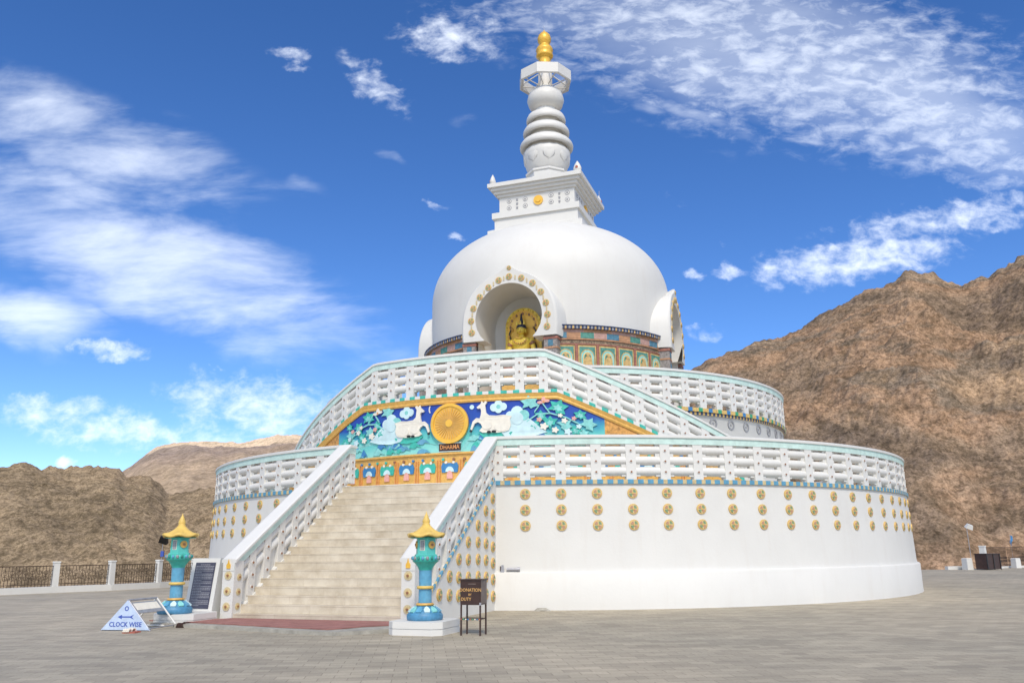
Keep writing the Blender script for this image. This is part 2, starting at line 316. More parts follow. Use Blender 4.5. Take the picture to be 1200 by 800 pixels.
def text_mesh(body, size, name, m, parent, T, depth=.004, align='CENTER', xs=1.0):
    cu = bpy.data.curves.new('lettering', 'FONT'); cu.body = body; cu.size = size; cu.align_x = align; cu.align_y = 'CENTER'; cu.extrude = depth; cu.resolution_u = 2; cu.offset = size*.012
    o = bpy.data.objects.new('lettering', cu); COL.objects.link(o); dg = bpy.context.evaluated_depsgraph_get(); dg.update()
    me = bpy.data.meshes.new_from_object(o.evaluated_get(dg)); bpy.data.objects.remove(o); me.transform(Matrix.Diagonal((xs, 1, 1, 1))); me.transform(T); me.materials.clear(); me.materials.append(m)
    me.name = name; q = bpy.data.objects.new(name, me); return link(q, parent)

# ------------------------------------------------------------------ place: stupa frame
SX, SY, PHI = 1.8138, 38.0016, -0.33826
cph, sph = math.cos(PHI), math.sin(PHI)
def Wd(x, y, z=0.0): return (SX+x*cph-y*sph, SY+x*sph+y*cph, z)       # stupa-local -> world
def pol(R, th, z): return (R*math.sin(th), -R*math.cos(th), z)

# ------------------------------------------------------------------ ground and mountains
def plaza():
    mb = MB(); pts = []
    # edge of the levelled hilltop, clockwise in world coordinates
    edge = [(-60, -40), (-38, 0), (-27, 26), (-23.6, 32.9), (-21.8, 35.2), (-20.2, 37.3), (-18.6, 39.0), (-17.4, 41.1), (-16.5, 43.2), (-14, 52), (-5, 62), (12, 65), (24, 60.5), (27.0, 59), (29.5, 58.5), (31.5, 59.8), (34, 61.5), (38, 65), (46, 66), (70, 58), (80, 20), (70, -40)]
    n = len(edge)
    mb.add([(x, y, 0) for x, y in edge], [tuple(range(n-1, -1, -1))], 0)
    mb.add([(x, y, 0) for x, y in edge]+[(x*1.12, (y-10)*1.12+10, -5) for x, y in edge], [(i, (i+1) % n, n+(i+1) % n, n+i) for i in range(n)], 1)
    o = mb.build('plaza_pavement', [pavement_mat(), dirtm]); tag(o, None, None, kind='structure'); return o
dirtm = rock_mat('dry_earth', [(.3, (.17, .125, .085)), (.5, (.24, .18, .125)), (.7, (.31, .235, .165))], .05, 1.0)
plaza()
mb = MB(); n = 72
mb.lathe([(42, -2.0), (60, -4.5), (120, -8), (600, -22), (6000, -30)], 96, 0); g = mb.build('ground', dirtm, fix=True); tag(g, None, None, kind='structure')
for p_ in g.data.polygons: p_.use_smooth = True

def fbm(x, y, z, oct, lac=2.0, gain=.5, ridged=False):
    a = 1; s = 0; t = 0
    for _ in range(oct):
        v = mn.noise(Vector((x, y, z)))
        s += a*((1-2*abs(v)) if ridged else v); t += a; a *= gain; x *= lac; y *= lac; z *= lac; x += 3.7
    return s/t
def mountain(name, prof, a0, a1, na, rb, rr1, rback, nr, zb, amp, rough, m, seed, shape=1.0, gully=10.0, fq=3.0, crag=.03, slant=.9):
    paz = [p[0] for p in prof]; pel = [p[1] for p in prof]; vs = []
    rs = [i/nr for i in range(nr+1)]; nb = max(10, nr//10)
    for i in range(na+1):
        az = a0+(a1-a0)*i/na; el = np.interp(az, paz, pel); R1 = rr1*(1+.10*mn.noise(Vector((az*.11, seed, 0))))
        H = R1*math.tan(R_(el))+1.6
        for t in rs:
            r = rb+(R1-rb)*t
            x, y = r*math.sin(R_(az)), r*math.cos(R_(az))
            w = math.sin(math.pi*min(1, t*1.0))**.7
            g1 = fbm(az/gully*2.2+slant*t, t*1.2, seed, 3, ridged=True)-.35
            g2 = fbm(x/rr1*fq*3, y/rr1*fq*3, seed+5, 4, gain=.5, ridged=True)-.3
            g3 = fbm(x/rr1*fq*14, y/rr1*fq*14, seed+9, 5, gain=.6)
            g4 = fbm(x/rr1*fq*50, y/rr1*fq*50, seed+2, 4, gain=.62, ridged=True)-.35
            cr = fbm(az*1.3, t*9, seed+1, 3, gain=.6)*crag*max(0, (t-.8)/.2)**1.5
            z = zb+(H-zb)*t**shape+H*amp*w*(g1*.7+g2*.8*(.45+.55*t))+H*rough*(g3*(.3+.9*w)*(.45+.55*t)+.7*g4*(.35+.8*w)*(.35+.65*t))+H*cr
            vs.append((x, y, z))
        for b in range(1, nb+1):
            r = R1+(rback-R1)*b/nb; x, y = r*math.sin(R_(az)), r*math.cos(R_(az)); q = b/nb
            vs.append((x, y, H*(1-q**1.1)*1.0-H*.05*q+zb*q))
    k = nr+1+nb; fs = [(i*k+j, (i+1)*k+j, (i+1)*k+j+1, i*k+j+1) for i in range(na) for j in range(k-1)]
    mb = MB(); mb.add(vs, fs, 0, True); o = mb.build(name, m, fix=False); tag(o, None, None, kind='structure'); return o
Rm = [(2, 6), (8, 9.6), (12.65, 11.81), (14.58, 12.55), (17.55, 13.35), (18.43, 13.39), (20.06, 13.97), (21.76, 14.9), (23.57, 15.62), (25.27, 16.05), (25.8, 16.3), (26.45, 16.63), (27.24, 16.57), (28.03, 16.18), (28.59, 15.68), (29.46, 15.39), (30.35, 15.66), (30.89, 15.57), (31.65, 16.06), (32.98, 16.53), (36, 17.6), (40, 18.5), (48, 19), (58, 17)]
Ln = [(-62, 6), (-50, 5.6), (-40, 5.0), (-31.48, 5.01), (-30.19, 5.17), (-29.52, 5.09), (-28.16, 4.99), (-27.24, 4.97), (-26.19, 5.21), (-25.24, 5.14), (-24.62, 4.69), (-23.88, 4.55), (-23.3, 4.5), (-22.7, 4.0), (-22.2, 3.5), (-21.35, 3.6), (-20.1, 3.9), (-17, 4.2), (-12, 4.6), (-5, 5), (5, 5)]
Lf = [(-34, .5), (-28, 2.6), (-25.55, 4.46), (-24.66, 5.11), (-23.06, 6.48), (-22.08, 6.73), (-20.3, 6.85), (-18.2, 6.8), (-17.15, 7.11), (-15.81, 7.37), (-14.72, 7.45), (-10, 7.5), (-4, 7), (4, 6)]
rockR = rock_mat('brown_rock_and_scree', [(.34, (.155, .115, .085)), (.43, (.255, .18, .12)), (.50, (.33, .21, .13)), (.545, (.21, .16, .115)), (.64, (.39, .265, .165))], .010, 2.4, (1, .6, 2.2), R_(38), 1.8, contrast=.95)
rockL = rock_mat('dry_brown_hillside', [(.34, (.19, .142, .09)), (.5, (.29, .215, .135)), (.66, (.35, .25, .155))], .02, 1.8, (1, .6, 1.3), 0, 1.8, contrast=.95)
rockF = rock_mat('ridge_rock_sunlit_top', [(.10, (.46, .34, .22)), (.40, (.42, .31, .22)), (.55, (.34, .26, .21)), (.60, (.38, .29, .22)), (.67, (.76, .57, .38)), (1.0, (.85, .64, .43))], .004, 5.0, (1, 1, 1.6), 0, 1.0, zmix=(40, 170), contrast=.6)  # cream upper stops paint sunlight on the ridge top into the rock colour
mountain('rocky_mountain', Rm, 2, 58, 620, 190, 430, 640, 240, -14, .11, .032, rockR, 3.1, 1.05, 16, 2.6, .028, 3.2)
mountain('brown_hillside', Ln, -62, 5, 560, 150, 260, 420, 150, -12, .10, .06, rockL, 8.4, .82, 14, 3.2, .085)
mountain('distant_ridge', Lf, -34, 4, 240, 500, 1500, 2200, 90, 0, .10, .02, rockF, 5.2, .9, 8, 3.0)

# ================================================================== THE STUPA
ST = empty('white_stupa', (SX, SY, 0), PHI)
tag(ST, 'large white domed stupa on round terraces with a painted mural and golden finial', 'stupa')
RP, RS, RR = 14.53, 14.35, 14.37
# --- plinth, drum, floors
plinth = MB().lathe([(RP+.02, -.05), (RP, .06), (RP, .96), (RP-.04, 1.0), (14.0, 1.0)], 160).build('plinth', white, ST)
drum = MB().lathe([(14.44, .99), (14.42, 1.1), (14.36, 3.0), (RS, 3.36), (RS, 3.47), (9.9, 3.47)], 160).build('lower_drum_wall', white, ST)
def disc_ornament(T, r, kind):
    """round relief ornament facing local -y, pivot at its back"""
    mb = MB()
    def f(x, z, d): return tuple(T @ Vector((x, -d, z)))
    def circ(rad, n=14): return [(rad*math.cos(2*math.pi*i/n), rad*math.sin(2*math.pi*i/n)) for i in range(n)]
    if kind == 'medallion':
        mb.prism(circ(r, 18), f, 0, .030, 0)
        mb.prism(circ(r*.80, 18), f, .03, .036, 1)
        for q in range(4):
            a = math.pi/4+q*math.pi/2; w = .58
            mb.prism([(r*.12*math.cos(a), r*.12*math.sin(a))]+[(r*.72*math.cos(a+t), r*.72*math.sin(a+t)) for t in (-w, -w/2, 0, w/2, w)], f, .036, .048, 2 if q % 2 else 3)
        mb.prism(circ(r*.2, 8), f, .036, .055, 0)
    elif kind == 'rose':
        mb.prism(circ(r, 14), f, 0, .015, 4); mb.prism(circ(r*.62, 12), f, .015, .022, 1); mb.prism(circ(r*.30, 10), f, .022, .04, 5)
    elif kind == 'ring':
        n = 20; o1 = circ(r, n); i1 = circ(r*.68, n)
        for k in range(n):
            mb.prism([o1[k], o1[(k+1) % n], i1[(k+1) % n], i1[k]], f, 0, .03, 0)
        mb.prism(circ(r*.25, 8), f, 0, .02, 0)
    return mb
def Tring(R, th, z): return Matrix.Translation(pol(R, th, z)) @ Matrix.Rotation(th, 4, 'Z')
medbg = mat('pale_gold_paint', (.68, .52, .24), .5, var=.2, nscale=20)
medp = mat('faded_terracotta_petal', (.50, .27, .17), .5, var=.3, nscale=20); medg = mat('faded_olive_petal', (.20, .30, .16), .5, var=.3, nscale=20)
MEDM = [gold, medbg, medp, medg, creamring, brownstud]
medmesh = disc_ornament(Matrix.Identity(4), .145, 'medallion').build('medallion', MEDM, drum)
medmesh.matrix_local = Tring(14.40, R_(13.45), 3.1)
allm = [(th_, z_) for k in range(18) for th_ in [13.45+4*k] for z_ in (3.1, 2.66, 2.23)]+[(-13.45-4*k, z_) for k in range(2, 11) for z_ in (3.1, 2.66, 2.23)]
first = True
for th_, z_ in allm:
    Rz = 14.36+(3.0-z_)*.0316 if z_ < 3 else 14.357
    if first: o = medmesh; first = False
    else: o = medmesh.copy(); COL.objects.link(o); o.parent = drum
    o.matrix_local = Tring(Rz, R_(th_), z_)
bandblue = mat('soft_blue_paint', (.10, .30, .44), .5, var=.15, nscale=9); bandgold = mat('soft_gold_paint', (.56, .45, .24), .5, var=.2, nscale=9)
# --- checkered cornice bands (each one mesh: surface pattern)
def check_band(name, R, z0f, h, dep, a0, a1, step, ratio, mats, parent, pr=0):
    mb = MB(); a = a0; k = 0
    while a < a1-1e-6:
        b = min(a1, a+step*(ratio if k % 2 == 0 else 1-ratio)); A_, B_ = R_(a), R_(b); za, zb_ = z0f(a), z0f(b); e = .004 if k % 2 == 0 else 0
        vs = [pol(R-.05, A_, za), pol(R-.05, B_, zb_), pol(R+dep+e, B_, zb_), pol(R+dep+e, A_, za)]; vs += [(x, y, z+h+e) for x, y, z in vs]
        mb.add(vs, [(3, 2, 1, 0), (4, 5, 6, 7), (0, 1, 5, 4), (1, 2, 6, 5), (2, 3, 7, 6), (3, 0, 4, 7)], k % len(mats)); a = b; k += 1
    return mb.build(name, mats, parent)
check_band('checkered_band', RS, lambda a: 3.36, .115, .05, 10.0, 350.0, 1.15, .58, [bandblue, bandgold], drum)

# --- parapets
COP = [(-.13, -.27), (.13, -.27), (.13, -.09), (.165, -.085), (.165, -.02), (.13, 0), (-.13, 0), (-.165, -.02), (-.165, -.085), (-.13, -.09)]
CM = [0, 1, 0, 0, 0, 0, 0, 0, 0, 1]
def post_mesh(w, h, dep, faces=(1,), stud=.026):
    mb = MB(); mb.box((0, 0, -h/2), (w, dep, h), 0)
    for sgn in faces:
        T0 = Matrix.Rotation(0 if sgn > 0 else math.pi, 4, 'Z')
        for z in (-.42, -.72, -1.02):
            def f(x, zz, d, T0=T0, z=z): return tuple(T0 @ Vector((x, -dep/2-d, z+zz)))
            c = [(stud*2.0*math.cos(2*math.pi*i/10), stud*2.0*math.sin(2*math.pi*i/10)) for i in range(10)]
            mb.prism(c, f, 0, .012, 0); mb.prism([(a*.5, b*.5) for a, b in c], f, .012, .03, 1)
    return mb
def parapet(parent, name, R, zf, a0, a1, step, posts, hs, fine=1.0, faces=(1,), h=1.30, lattice=True):
    """ring parapet: coping swept over the arc, posts and lattice bays between them"""
    n = max(2, int((a1-a0)/fine)); fr = []
    for i in range(n+1):
        a = a0+(a1-a0)*i/n; fr.append((pol(R-.13, R_(a), zf(a)), (math.sin(R_(a)), -math.cos(R_(a)))))
    par = MB().sweep(fr, COP, CM, caps=not (a1-a0 > 359)).build(name, [white2, mint], parent)
    pm = post_mesh(.29, h, .24, faces).build('post', [white2, brownstud], par); pm.hide_render = False
    posts = sorted(posts)
    for i, a in enumerate(posts):
        if i == 0: o = pm
        else: o = pm.copy(); COL.objects.link(o); o.parent = par
        o.location = pol(R-.13, R_(a), zf(a)-.03); o.rotation_euler = (0, 0, R_(a))
    for a, b in zip(posts[:-1], posts[1:]):
        if b-a > step*1.6: continue
        mb = MB()
        for dz in (-.43, -.73, -1.03):
            p = Vector(pol(R-.13, R_(a), zf(a)+dz)); q = Vector(pol(R-.13, R_(b), zf(b)+dz)); mid = (p+q)/2
            mb.tube(p, mid, .122, 12, 0, r2=.134, caps=False); mb.tube(mid, q, .134, 12, 0, r2=.122, caps=False)
        for e_ in (0, 1):
            g = R_(a+(b-a)*(.19 if e_ == 0 else .81)); zz = (zf(a)*(1-(.19 if e_ == 0 else .81))+zf(b)*(.19 if e_ == 0 else .81))
            mb.box((0, 0, -.70), (.16, .14, .95), 0, T=Matrix.Translation(pol(R-.13, g, zz)) @ Matrix.Rotation(g, 4, 'Z'))
        mb.build('lattice_bay', white, par)
    return par
posts_low = [13.45+4*k for k in range(19)]+[-13.45-4*k for k in range(11)]+[10.4, -10.4]
parapet(ST, 'lower_parapet', RR, lambda a: 4.74, 9.9, 350.1, 4.0, posts_low, None, 1.5)
# --- staircase
N = 18; rise = 3.45/N; run = .2805; U0 = 19.2
mb = MB()
for i in range(N):
    y1 = -(U0-run*i); z1 = rise*(i+1)
    mb.box((0, (y1+(-13.9))/2, z1-rise/2-.0), (4.6, abs(y1+13.9), rise-.002), 0)
    mb.box((0, y1+.006, z1-.012), (4.58, .024, .024), 0)
stair = MB(); stair.v, stair.f, stair.m, stair.s = mb.v, mb.f, mb.m, mb.s
staircase = stair.build('staircase', marble, ST)
WI, WO = 2.215, 2.535
def fl(u): return max(0.0, (U0-u)*(3.45/5.05))
def cop_z(u): return 1.45+(19.24-u)*.643
for sgn in (-1, 1):
    wall = MB()
    poly = [(19.16, -.05), (13.95, -.05), (13.95, 3.50), (14.2, 3.50), (19.16, .10)]
    wall.prism(poly, lambda a, b, d, sgn=sgn: (sgn*d, -a, b), WI, WO, 0)
    w = wall.build('stair_side_wall', white, ST)
    # coping
    us = [19.26, 17.5, 15.8, 14.12, 13.75]
    fr = [((sgn*(WI+WO)/2, -u, cop_z(u) if u > 14.15 else 4.745), (sgn, 0)) for u in us]
    cp = MB().sweep(fr, [(a*1.25, b) for a, b in COP], CM).build('stair_coping', [white2, mint], w)
    # posts
    pu = [19.08]+[18.52-.585*k for k in range(8)]+[13.9]
    for j, u in enumerate(pu):
        base = fl(u); top = (cop_z(u) if u > 14.15 else 4.745)-.15; hh = top-base+.03
        mb = MB(); wd = .34 if j in (0, 9) else .25
        mb.box((0, 0, hh/2-.03), (.33 if j == 0 else .27, wd, hh), 0)
        for fs in ((1, -1)):
            T0 = Matrix.Rotation(fs*math.pi/2, 4, 'Z')
            if j not in (0,):
                for q in (.30, .58, .86):
                    z = (hh-.30)*q
                    dd = .135 if j else .165
                    for rad, d0, d1, mi_ in ((.052, 0, .012, 0), (.028, .012, .03, 1)):
                        c = [(rad*math.cos(2*math.pi*i/10), rad*math.sin(2*math.pi*i/10)) for i in range(10)]
                        mb.prism(c, lambda x, zz, d, T0=T0, z=z, dd=dd: tuple(T0 @ Vector((x, -dd-d, z+zz))), d0, d1, mi_)
        po = mb.build('post', [white2, brownstud], w, loc=(sgn*(WI+WO)/2, -u, base))
        if j == 0:
            for z in (1.06, .70, .35):
                disc_ornament(Matrix.Identity(4), .10, 'rose').build('rosette', MEDM, w, loc=(sgn*(WI+WO)/2, -u-.171, z))
            mb = MB(); mb.prism([(-.05, -.08), (.05, -.08), (.055, 0), (.02, .05), (0, .13), (-.02, .05), (-.055, 0)], lambda x, zz, d: (x, -d, zz), 0, .03, 0)
            mb.build('gold_drop_ornament', goldleaf, w, loc=(sgn*(WI+WO)/2, -u-.171, 1.30))
            # larger rosettes on the inner face
            for z in (1.0, .66, .33):
                rr_ = disc_ornament(Matrix.Identity(4), .085, 'rose').build('rosette', MEDM, w, loc=(sgn*(WI-.001), -u+.02, z+.02)); rr_.rotation_euler = (0, 0, -sgn*math.pi/2)
    for a, b in zip(pu[:-1], pu[1:]):
        mb = MB()
        for dz in (-.43, -.73, -1.03):
            if dz < -.9 and a > 17.6: continue
            za = (cop_z(a) if a > 14.15 else 4.745)+dz; zb_ = (cop_z(b) if b > 14.15 else 4.745)+dz
            mb.tube((sgn*(WI+WO)/2, -a, za), (sgn*(WI+WO)/2, -b, zb_), .123, 12, 0, caps=False)
        ya, yb = -a, -b; ba, bb = fl(a)-.02, fl(b)-.02; ta, tb_ = za+.9, zb_+.9
        mb.prism([(a, ba), (b, bb), (b, bb+((cop_z(b) if b > 14.15 else 4.745)-.2-bb)), (a, ba+((cop_z(a) if a > 14.15 else 4.745)-.2-ba))], lambda p_, q_, d, sgn=sgn: (sgn*d, -p_, q_), (WI+WO)/2-.03, (WI+WO)/2+.03, 0)
        mb.build('lattice_bay', white, w)
    # diagonal checkered strip on the outer face
    mb = MB(); L_ = math.hypot(5.0, 3.42); k = 0; t = 0
    while t < 1:
        t2 = min(1, t+(.16 if k % 2 == 0 else .10)/L_); e = .004 if k % 2 == 0 else 0
        ua, ub = 19.16-4.86*t, 19.16-4.86*t2; za, zb_ = .09+3.36*t, .09+3.36*t2
        mb.prism([(ua, za+.02), (ub, zb_+.02), (ub, zb_+.09+e), (ua, za+.09+e)], lambda a, b, d, sgn=sgn: (sgn*d, -a, b), WO-.02, WO+.025+e, k % 2); t = t2; k += 1
    mb.build('checkered_strip', [bandblue, bandgold], w)
    # flank medallions
    cols = [(14.44, 2.97, 7), (14.96, 2.62, 6), (15.53, 2.22, 5), (16.20, 1.79, 4), (16.81, 1.375, 3), (17.37, .985, 2), (17.96, .59, 1)]
    for u, zt, c in cols:
        for k in range(c):
            if sgn < 0 and False: continue
            o = medmesh.copy(); COL.objects.link(o); o.parent = w
            o.matrix_local = Matrix.Translation((sgn*(WO-.002), -u, zt-.432*k)) @ Matrix.Rotation(sgn*math.pi/2, 4, 'Z')
            if sgn < 0: o.name = 'medallion'
# --- small light fitting and conduit standing on the plinth ledge
# --- mural wall
RMW = 11.585
def zr(a):
    a = abs(a); return 7.94 if a <= 15.5 else 7.94-.0865*(a-15.5)
def zs(a):
    a = abs(a); return 6.50 if a <= 17.6 else 6.50-.0868*(a-17.6)
def ms(s): return s/RMW
def gridwall(R, a0, a1, zlo, zhi, na, nz, mi, mb):
    k = nz+1; vs = []
    for i in range(na+1):
        a = a0+(a1-a0)*i/na; lo, hi = zlo(a), zhi(a)
        for j in range(k): vs.append(pol(R, R_(a), lo+(hi-lo)*j/nz))
    mb.add(vs, [(i*k+j, (i+1)*k+j, (i+1)*k+j+1, i*k+j+1) for i in range(na) for j in range(nz)], mi, True)
AE = 51.5
wl = MB(); gridwall(RMW, -AE, AE, lambda a: 3.46, lambda a: max(3.5, zs(a)), 110, 3, 0, wl); gridwall(11.25, -AE, AE, lambda a: 3.46, lambda a: max(3.5, zs(a)), 110, 1, 0, wl)
mw = wl.build('mural_wall', white, ST, fix=False)
# steps behind the mural
mb = MB()
for k in range(-27, 27):
    a, b = 1.9*k, 1.9*(k+1); mid = (a+b)/2; zt = 6.33 if abs(mid) < 16 else max(3.5, 6.33-.0868*(abs(mid)-16))
    vs = [pol(10.0, R_(a), 3.46), pol(11.3, R_(a), 3.46), pol(11.3, R_(b), 3.46), pol(10.0, R_(b), 3.46)]; vs += [(x, y, zt) for x, y, z in vs]
    mb.add(vs, [(4, 5, 6, 7), (0, 1, 5, 4), (2, 3, 7, 6)], 0)
mb.build('side_stairs', marble, ST)
pm_posts = [3.84*k for k in range(-13, 14)]
parapet(ST, 'mural_parapet', RMW+.02, zr, -51.8, 51.8, 3.84, pm_posts, None, .95, h=1.42)
check_band('green_checkered_band', RMW, lambda a: zs(a)-.02, .10, .06, -AE, AE, 2.0, .5, [teal, white2], mw)
# gold border under the band
mb = MB(); fr = []
for i in range(105):
    a = -AE+1+(2*AE-2)*i/104; fr.append((pol(RMW, R_(a), zs(a)), (math.sin(R_(a)), -math.cos(R_(a)))))
mb.sweep(fr, [(-.03, -.25), (.05, -.25), (.07, -.19), (.05, -.15), (.085, -.03), (-.03, -.03)], [0]*6); mb.build('gold_border', goldpaint, mw)
def sky_mat():
    m = bpy.data.materials.new('mural_blue_to_green_paint'); m.use_nodes = True; t = m.node_tree; L = t.links.new; b = t.nodes['Principled BSDF']
    c = t.nodes.new('ShaderNodeTexCoord'); s = t.nodes.new('ShaderNodeSeparateXYZ'); L(c.outputs['Object'], s.inputs[0])
    n = t.nodes.new('ShaderNodeTexNoise'); n.inputs['Scale'].default_value = 2.0; n.inputs['Detail'].default_value = 7; L(c.outputs['Object'], n.inputs['Vector'])
    a = t.nodes.new('ShaderNodeMath'); a.operation = 'MULTIPLY_ADD'; L(n.outputs['Fac'], a.inputs[0]); a.inputs[1].default_value = .5; L(s.outputs[2], a.inputs[2])
    mr = t.nodes.new('ShaderNodeMapRange'); L(a.outputs[0], mr.inputs[0]); mr.inputs[1].default_value = 4.9; mr.inputs[2].default_value = 6.7
    r = t.nodes.new('ShaderNodeValToRGB'); L(mr.outputs[0], r.inputs[0]); e = r.color_ramp.elements; e[0].position = 0; e[0].color = (.30, .70, .63, 1); e[1].position = 1; e[1].color = (.012, .045, .36, 1)
    for p, cc in ((.28, (.12, .54, .50)), (.45, (.04, .30, .45)), (.56, (.015, .08, .40))): q = e.new(p); q.color = (*cc, 1)
    L(r.outputs[0], b.inputs['Base Color']); b.inputs['Roughness'].default_value = .45; return m
mb = MB(); gridwall(RMW+.012, -24.2, 24.9, lambda a: 4.62, lambda a: zs(a)-.22, 70, 4, 0, mb); field = mb.build('mural_field', sky_mat(), mw, fix=False)
# gold ornament: ends and the long dado below
mb = MB(); gridwall(RMW+.010, -AE+.5, AE-.5, lambda a: 3.47, lambda a: min(4.62, max(3.48, zs(a)-.1)), 110, 2, 0, mb)
gridwall(RMW+.014, -49, -24.2, lambda a: min(4.6, zs(a)-.2), lambda a: zs(a)-.1, 30, 2, 1, mb); gridwall(RMW+.014, 24.9, 49, lambda a: min(4.6, zs(a)-.2), lambda a: zs(a)-.1, 30, 2, 1, mb)
dado = mb.build('gold_dado', [goldpaint, goldpat], mw, fix=False)
def wallf(s, z, d): return pol(RMW+d, ms(s), z)
def relief(name, polys, mats, parent, base=.012, dep=.03, mi=None):
    mb = MB()
    for i, pl in enumerate(polys):
        # subdivide long edges so the piece follows the curved wall
        q = []
        for k in range(len(pl)):
            a, b = pl[k], pl[(k+1) % len(pl)]; n = max(1, int(abs(b[0]-a[0])/.5)); q += [(a[0]+(b[0]-a[0])*j/n, a[1]+(b[1]-a[1])*j/n) for j in range(n)]
        mb.prism(q, wallf, base, dep+base+.002*i, (mi[i] if mi else 0))
    return mb.build(name, mats, parent)
def circ(cx, cy, r, n=14, ry=None, a0=0): ry = r if ry is None else ry; return [(cx+r*math.cos(2*math.pi*i/n+a0), cy+ry*math.sin(2*math.pi*i/n+a0)) for i in range(n)]
relief('moulding', [[(s0, 4.60), (s0+.95, 4.60), (s0+.95, 4.66), (s0, 4.66)] for s0 in [-9.5+.95*k for k in range(20)]], goldpaint, mw, .01, .05)
# hills: overlapping scalloped green shapes
hills = [[(-4.75, 4.63), (-4.75, 5.2), (-4.2, 5.42), (-3.6, 5.1), (-2.9, 5.25), (-2.2, 5.05), (-1.5, 5.22), (-.9, 5.05), (-.4, 4.9), (-.2, 4.63)],
         [(.3, 4.63), (.6, 5.05), (1.1, 5.2), (1.6, 5.22), (2.3, 5.2), (3.0, 5.25), (3.8, 5.05), (4.8, 5.1), (4.9, 4.63)]]
relief('green_hill', hills, turq, field, .012, .02)
small = []; smi = []
rnd = random.Random(3)
for k in range(34):
    s = rnd.uniform(-4.3, 4.3); z = rnd.uniform(4.72, 5.1)
    if abs(s) < .62: continue
    w = rnd.uniform(.15, .4); w *= .8; small.append([(s-w, z-.07), (s-w*.7, z+.06), (s-w*.2, z+rnd.uniform(.08, .2)), (s+w*.4, z+.06), (s+w, z-.06), (s+w*.3, z-.02), (s, z-.09)]); smi.append(rnd.choice([0, 1, 1, 2, 3]))
for P_, m_ in zip(small, smi): relief('painted_rock', [P_], [teal, turq, blue, skyblue][m_], field, .03, .016)
for sg in (-1, 1):   # white mounds
    relief('white_mound', [[(sg*(1.75+dx), 5.2+dz) for dx, dz in ((0, 0), (.12, .3), (.3, .42), (.55, .52), (.8, .5), (1.0, .36), (1.25, .12), (1.45, .0), (1.0, -.12), (.5, -.16), (.1, -.1))]], paleblue, field, .03, .04)
    cx, cz = sg*2.25, 5.80
    relief('cloud', [circ(cx-.22, cz-.06, .16), circ(cx, cz+.06, .2), circ(cx+.22, cz-.04, .17), circ(cx, cz-.14, .2)], [turq, paleblue], field, .025, .045, [1, 1, 0, 1])
    cx, cz = sg*1.64, 6.06
    relief('cloud', [circ(cx-.15, cz-.02, .13), circ(cx, cz+.09, .13), circ(cx+.15, cz, .13), circ(cx, cz-.09, .12), circ(cx, cz, .07)], [paleblue, turq], field, .014, .035, [0, 0, 0, 0, 1])
DEER = [(0, .40), (-.06, .50), (.05, .52), (.2, .55), (.45, .53), (.68, .55), (.78, .64), (.81, .88), (.74, .98), (.80, 1.02), (.86, .96), (.93, 1.03), (.95, .94), (1.0, .90), (1.09, .83), (1.06, .78), (.97, .79), (.94, .72), (.95, .58), (.99, .46), (1.1, .48), (1.22, .38), (1.30, .13), (1.25, .09), (1.16, .30), (1.05, .35), (.95, .28), (.90, .18), (1.0, .06), (.9, 0), (.45, -.02), (.2, 0), (.04, .05), (-.03, .2)]
for sg in (-1, 1):
    o = relief('deer', [[(sg*(2.02-x), 5.24+z) for x, z in DEER]], cream, field, .025, .07)
    relief('hoof', [circ(sg*(2.02-.52), 5.26, .08, 8, .045), circ(sg*(2.02-.68), 5.25, .07, 8, .045)], blackp, o, .09, .02)
    relief('hoof', [circ(sg*(2.02-1.28), 5.30, .05, 8, .04)], blackp, o, .09, .02)
    relief('thigh_fold', [circ(sg*(2.02-.28), 5.43, .24, 14, .17), circ(sg*(2.02-.75), 5.47, .17, 12, .14)], cream, o, .09, .012)
    relief('green_mat', [[(sg*(2.1), 5.24), (sg*.98, 5.24), (sg*1.15, 5.08), (sg*1.6, 5.02), (sg*2.0, 5.08)]], teal, field, .03, .03)
relief('crescent_moon', [[(-.72+.07*math.cos(t), 6.10+.13*math.sin(t)) for t in [R_(110+20*i) for i in range(8)]]+[(-.70+.05*math.cos(t), 6.10+.10*math.sin(t)) for t in [R_(250-20*i) for i in range(8)]]], white2, field, .014, .02)
relief('sun_disc', [circ(.75, 6.09, .075)], paleblue, field, .014, .03)
